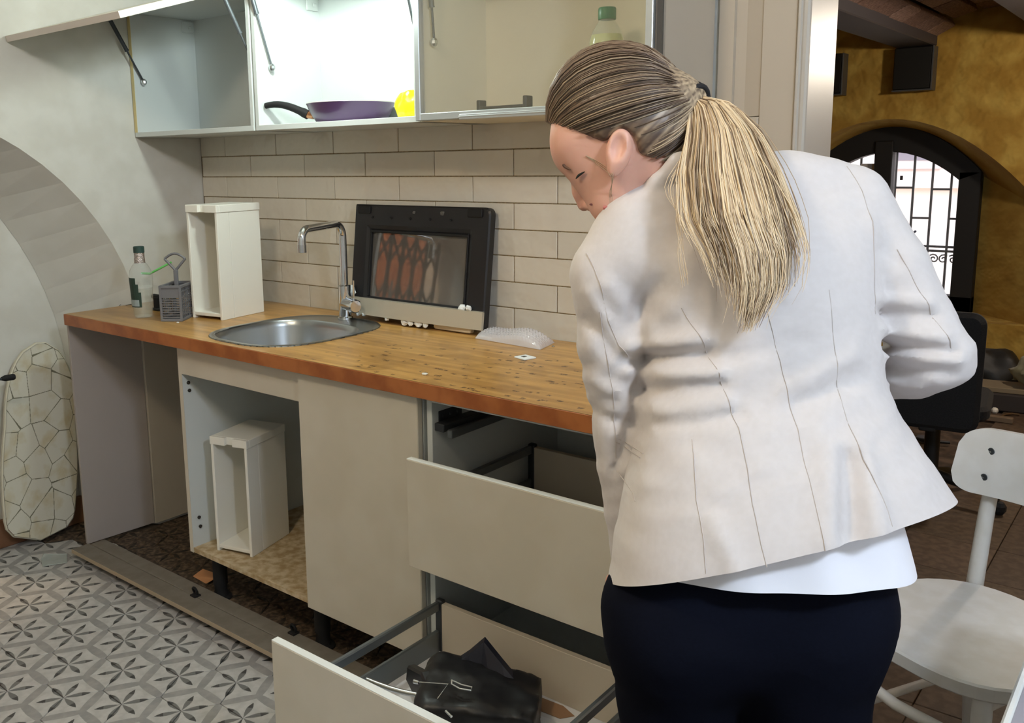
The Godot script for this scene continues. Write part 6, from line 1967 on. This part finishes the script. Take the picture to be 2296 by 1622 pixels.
	var sp := Vector3(-0.16, -0.07, 0); var sq := Vector3(0.191, -0.066, 0); var sr := Vector3(-0.046, -0.067, 0.15)
	var sn := (sq - sp).cross(sr - sp).normalized()
	if sn.y < 0: sn = -sn
	mb = MB.new(); mb.xf = xf
	net(mb, func(p: Vector3) -> float: return loft_dist(p, rows, 2.2) - 0.003 * sin(p.x * 60.0 + p.y * 20.0), Vector3(-0.25, -0.28, -0.22), Vector3(0.28, 0.06, 0.22), 0.007, null, [sp, sn, (sp + sq) / 2])
	part("shirt", mb, mat("shirt_white", col(240, 240, 246), 0.8), t)
	# navy trousers
	var tb := Bones.new()
	tb.add(Vector3(-0.094, -0.108, -0.005), Vector3(0.089, -0.089, 0), 0.090, 0.086, 0.06)
	tb.add(Vector3(-0.106, -0.162, -0.005), Vector3(0.079, -0.145, 0.01), 0.085, 0.088, 0.06)
	tb.chain([hipL + Vector3(-0.012, 0, 0.005), kneeL, ankL], [0.089, 0.060, 0.052], 0.03)
	tb.chain([hipR + Vector3(0.012, 0, 0.005), kneeR, ankR], [0.089, 0.060, 0.052], 0.03)
	var crease := FastNoiseLite.new(); crease.seed = 5; crease.frequency = 7.0
	var ankle_y := 0.07
	mb = MB.new(); mb.xf = xf
	net(mb, func(p: Vector3) -> float:
		var d := tb.dist(p) - crease.get_noise_3d(p.x, p.y * 2.2, p.z) * 0.004
		return maxf(d, ankle_y - (xf * p).y), Vector3(-0.32, -1.0, -0.3), Vector3(0.36, 0.0, 0.28), 0.0105)
	part("trousers", mb, mottle(mat("navy", col(14, 17, 29), 0.9), Color(0.85, 0.85, 0.87), 0.1, 8.0, 3, 111), t)
	mats.navy.metallic_specular = 0.2
	for a in [ankL, ankR]:
		var w: Vector3 = xf * a
		mb = MB.new()
		mb.xf = Transform3D(Basis(Vector3.UP, 0.37), Vector3(w.x, 0, w.z))
		net(mb, func(p: Vector3) -> float: return smax(smin(ellipsoid(p, Vector3(0, 0.028, -0.07), Basis.IDENTITY, Vector3(0.042, 0.035, 0.12)), ellipsoid(p, Vector3(0, 0.05, 0.02), Basis.IDENTITY, Vector3(0.036, 0.055, 0.045)), 0.03), -p.y + 0.002, 0.004), Vector3(-0.07, -0.02, -0.21), Vector3(0.07, 0.12, 0.09), 0.009)
		part("shoe", mb, mats.black, t)
	hair(t, xf)

func on_head(px: Vector3) -> Vector3:
	var p := Vector3(px.x, px.y, 0.12)
	for k in 200:
		var d := head_field(p)
		if d < 0.0006: break
		p.z -= maxf(d * 0.6, 0.0004)
		if p.z < -0.13: return Vector3(px.x, px.y, -0.08)
	return p + Vector3(-0.0004, 0, 0.0012)

func hair(t: Node3D, xf: Transform3D) -> void:
	var hm := mat("hair_strands", Color.WHITE, 0.42)
	hm.vertex_color_use_as_albedo = true
	var tie := Vector3(-0.069, 0.566, -0.062)
	var a := Vector3(-0.257, 0.539, -0.11); var b := Vector3(-0.134, 0.482, -0.05)
	hair_p = a
	hair_n = (b - a).cross(HEAD_B.z).normalized()
	if hair_n.y < 0: hair_n = -hair_n
	var dark := col(82, 66, 54).srgb_to_linear(); var mid := col(150, 124, 98).srgb_to_linear(); var light := col(230, 208, 172).srgb_to_linear()
	var streak := FastNoiseLite.new(); streak.seed = 17; streak.frequency = 1.0; streak.fractal_octaves = 3
	var tone := func(p: Vector3) -> Color:
		var q := (p - tie) * HEAD_B
		var ang := atan2(q.z * 1.3, q.y)
		var near := clampf(1.0 - q.length() / 0.17, 0.0, 1.0)
		var s := streak.get_noise_2d(ang * 9.0, 3.0) + 0.4 * streak.get_noise_2d(ang * 30.0, q.length() * 6.0)
		return dark.lerp(mid, clampf(0.35 + s * 0.9, 0, 1)).lerp(light, clampf(near * 0.9 + s * 0.9 - 0.35, 0.0, 0.85) * near)
	var mb := MB.new(); mb.xf = xf; mb.colored = true
	var cap := func(p: Vector3) -> float:
		var d := skull(p) - 0.008
		var k := streak.get_noise_2d(atan2(((p - tie) * HEAD_B).z, ((p - tie) * HEAD_B).y) * 22.0, 9.0) * 0.0022
		d = smin(d - k, (p - tie).length() - 0.016, 0.05)
		d = smax(d, (hair_p - p).dot(hair_n), 0.010)
		return smax(d, 0.029 - ((p - EAR) * Vector3(1.25, 0.85, 1.0) + Vector3(-0.004, 0.006, 0)).length(), 0.008)
	net(mb, cap, Vector3(-0.271, 0.697, -0.2) - Vector3(0, 0.22, 0.02), Vector3(-0.062, 0.631, 0.03), 0.004, tone)
	# combed strands from the hairline to the tie
	for k in 900:
		var phi := rng.randf_range(-PI, PI)
		var lo := -1.3; var hi := 1.4
		for it in 14:   # where this meridian meets the hairline
			var m := (lo + hi) / 2
			var d0 := HEAD_B * (Vector3(cos(phi) * cos(m), sin(m), sin(phi) * cos(m)) * HEAD_R) + HEAD_C
			if (d0 - hair_p).dot(hair_n) > 0.004: hi = m
			else: lo = m
		var e := hi + 0.03 + (rng.randf_range(0.0, 0.9) if k % 3 == 0 else 0.0)
		var s0 := Vector3(cos(phi) * cos(e), sin(e), sin(phi) * cos(e)).normalized()
		var s1 := (((tie - HEAD_C) * HEAD_B) / HEAD_R).normalized()
		var pts := []; var off := rng.randf_range(0.0075, 0.0105)
		var bad := false
		for i in 13:
			var u := i / 12.0
			var dir := s0.slerp(s1, u)
			var p := HEAD_C + HEAD_B * (dir * (HEAD_R + Vector3.ONE * (off + 0.003 * sin(PI * u))))
			if u > 0.7: p = p.lerp(tie + Vector3(rng.randf_range(-1, 1), rng.randf_range(-1, 1), rng.randf_range(-1, 1)) * 0.006, pow((u - 0.7) / 0.3, 1.5))
			if (p - EAR).length() < 0.032: bad = true
			pts.append(p)
		if bad: continue
		var r := rng.randf_range(0.0005, 0.0011)
		mb.col = (tone.call(pts[6]) as Color).lerp(light, 0.25 if rng.randf() < 0.22 else 0.0).lerp(dark, 0.4 if rng.randf() < 0.3 else 0.0)
		mb.tube(pts, [r * 0.5, r, r, r, r, r, r, r, r, r, r, r, r], 5, false)
	# a loose lock before the ear
	mb.col = mid.lerp(light, 0.3)
	for w in 3:
		var e := Vector3(0.0015, 0.001, 0) * w
		mb.tube(curve([on_head(Vector3(-0.214, 0.485, -0.045)), on_head(Vector3(-0.198, 0.471, -0.04) + e), on_head(Vector3(-0.185, 0.452, -0.04) + e), on_head(Vector3(-0.179, 0.433, -0.045) - e), on_head(Vector3(-0.176, 0.414, -0.05) - e)], 4), [0.0007, 0.0006, 0.0005, 0.0004], 5)
	part("hair", mb, hm, t)
	mb = MB.new(); mb.xf = xf
	var ax := (Vector3(-0.054, 0.557, -0.04) - tie).normalized()
	var rx := ax.cross(Vector3.UP).normalized(); var ry := rx.cross(ax)
	for w in 3:
		var ring := []
		for k in 17:
			var q := TAU * k / 16.0
			ring.append(tie + ax * (0.002 + 0.007 * w) + (rx * cos(q) + ry * sin(q)) * (0.0185 + 0.0015 * (w % 2)))
		mb.tube(ring, [0.0048], 8)
	part("hair_tie", mb, mat("tie_black", col(20, 18, 22), 0.8), t, "black hair tie")
	# ponytail
	mb = MB.new(); mb.xf = xf; mb.colored = true
	var path := [Vector3(-0.064, 0.563, -0.058), Vector3(-0.044, 0.548, -0.035), Vector3(-0.037, 0.505, -0.005), Vector3(-0.039, 0.446, 0.03), Vector3(-0.038, 0.385, 0.065), Vector3(-0.027, 0.339, 0.08), Vector3(-0.026, 0.294, 0.09), Vector3(-0.043, 0.242, 0.097)]
	var wide := [0.011, 0.026, 0.041, 0.055, 0.060, 0.054, 0.044, 0.022]
	var thick := [0.010, 0.016, 0.022, 0.024, 0.022, 0.017, 0.012, 0.008]
	var at := func(arr: Array, u: float):
		var f := clampf(u, 0, 1) * (arr.size() - 1)
		var i := mini(int(f), arr.size() - 2)
		return lerp(arr[i], arr[i + 1], f - i)
	for k in 1300:
		var x := clampf(rng.randfn(0.0, 0.48), -1.15, 1.15); var z := sqrt(maxf(0.0, 1.0 - minf(x * x, 1.0))) * rng.randf_range(0.2, 1.0)
		if k < 60: z = -0.3
		var last := clampf(rng.randf_range(0.78, 1.02) - 0.14 * absf(x), 0.55, 1.0)
		var ph := rng.randf_range(0, TAU); var amp := rng.randf_range(0.0, 0.010); var drift := rng.randf_range(-0.25, 0.25)
		if rng.randf() < 0.06: amp *= 2.5; drift *= 3.0
		var pts := []; var rr := []
		var r := rng.randf_range(0.0005, 0.0012)
		for i in 15:
			var u := last * i / 14.0
			var c: Vector3 = at.call(path, u)
			var w: float = at.call(wide, u); var th: float = at.call(thick, u)
			pts.append(c + Vector3((x + drift * u) * w + amp * sin(ph + u * 7.0) * u, amp * 0.3 * cos(ph + u * 5.0), z * th))
			rr.append(r * (1.0 - 0.75 * pow(u / last, 3.0)))
		var s := clampf(0.62 + 0.38 * sin(x * 5.0 + 1.0) * 0.5 + rng.randf_range(-0.55, 0.4), 0.0, 1.0)
		mb.col = mid.lerp(light, minf(1.0, s * 1.25 + 0.15)) if rng.randf() > 0.14 else dark.lerp(mid, rng.randf_range(0.3, 1.0))
		mb.tube(pts, rr, 5, false)
	part("ponytail", mb, hm, t, "blonde ponytail hanging down the back")
	# stray locks on the left of the ponytail
	mb = MB.new(); mb.xf = xf; mb.colored = true; mb.col = light.lerp(mid, 0.4)
	for k in 9:
		var d := 0.004 * k
		var j := rng.randf_range(-0.006, 0.006)
		mb.tube(curve([Vector3(-0.066, 0.552, -0.04), Vector3(-0.086, 0.487, 0) + Vector3(j, 0, 0), Vector3(-0.109, 0.428, 0.035) + Vector3(j - d * 0.5, 0, 0), Vector3(-0.118, 0.38, 0.057) + Vector3(d * 0.3, 0, 0), Vector3(-0.115, 0.34, 0.065) + Vector3(j, 0, 0), Vector3(-0.111, 0.313, 0.07) + Vector3(j, -d * 0.5, 0)], 4), [0.0007, 0.0007, 0.0007, 0.0007, 0.0007, 0.0007, 0.0007, 0.0006, 0.0005, 0.0004], 5, false)
	part("loose_lock", mb, hm, t)
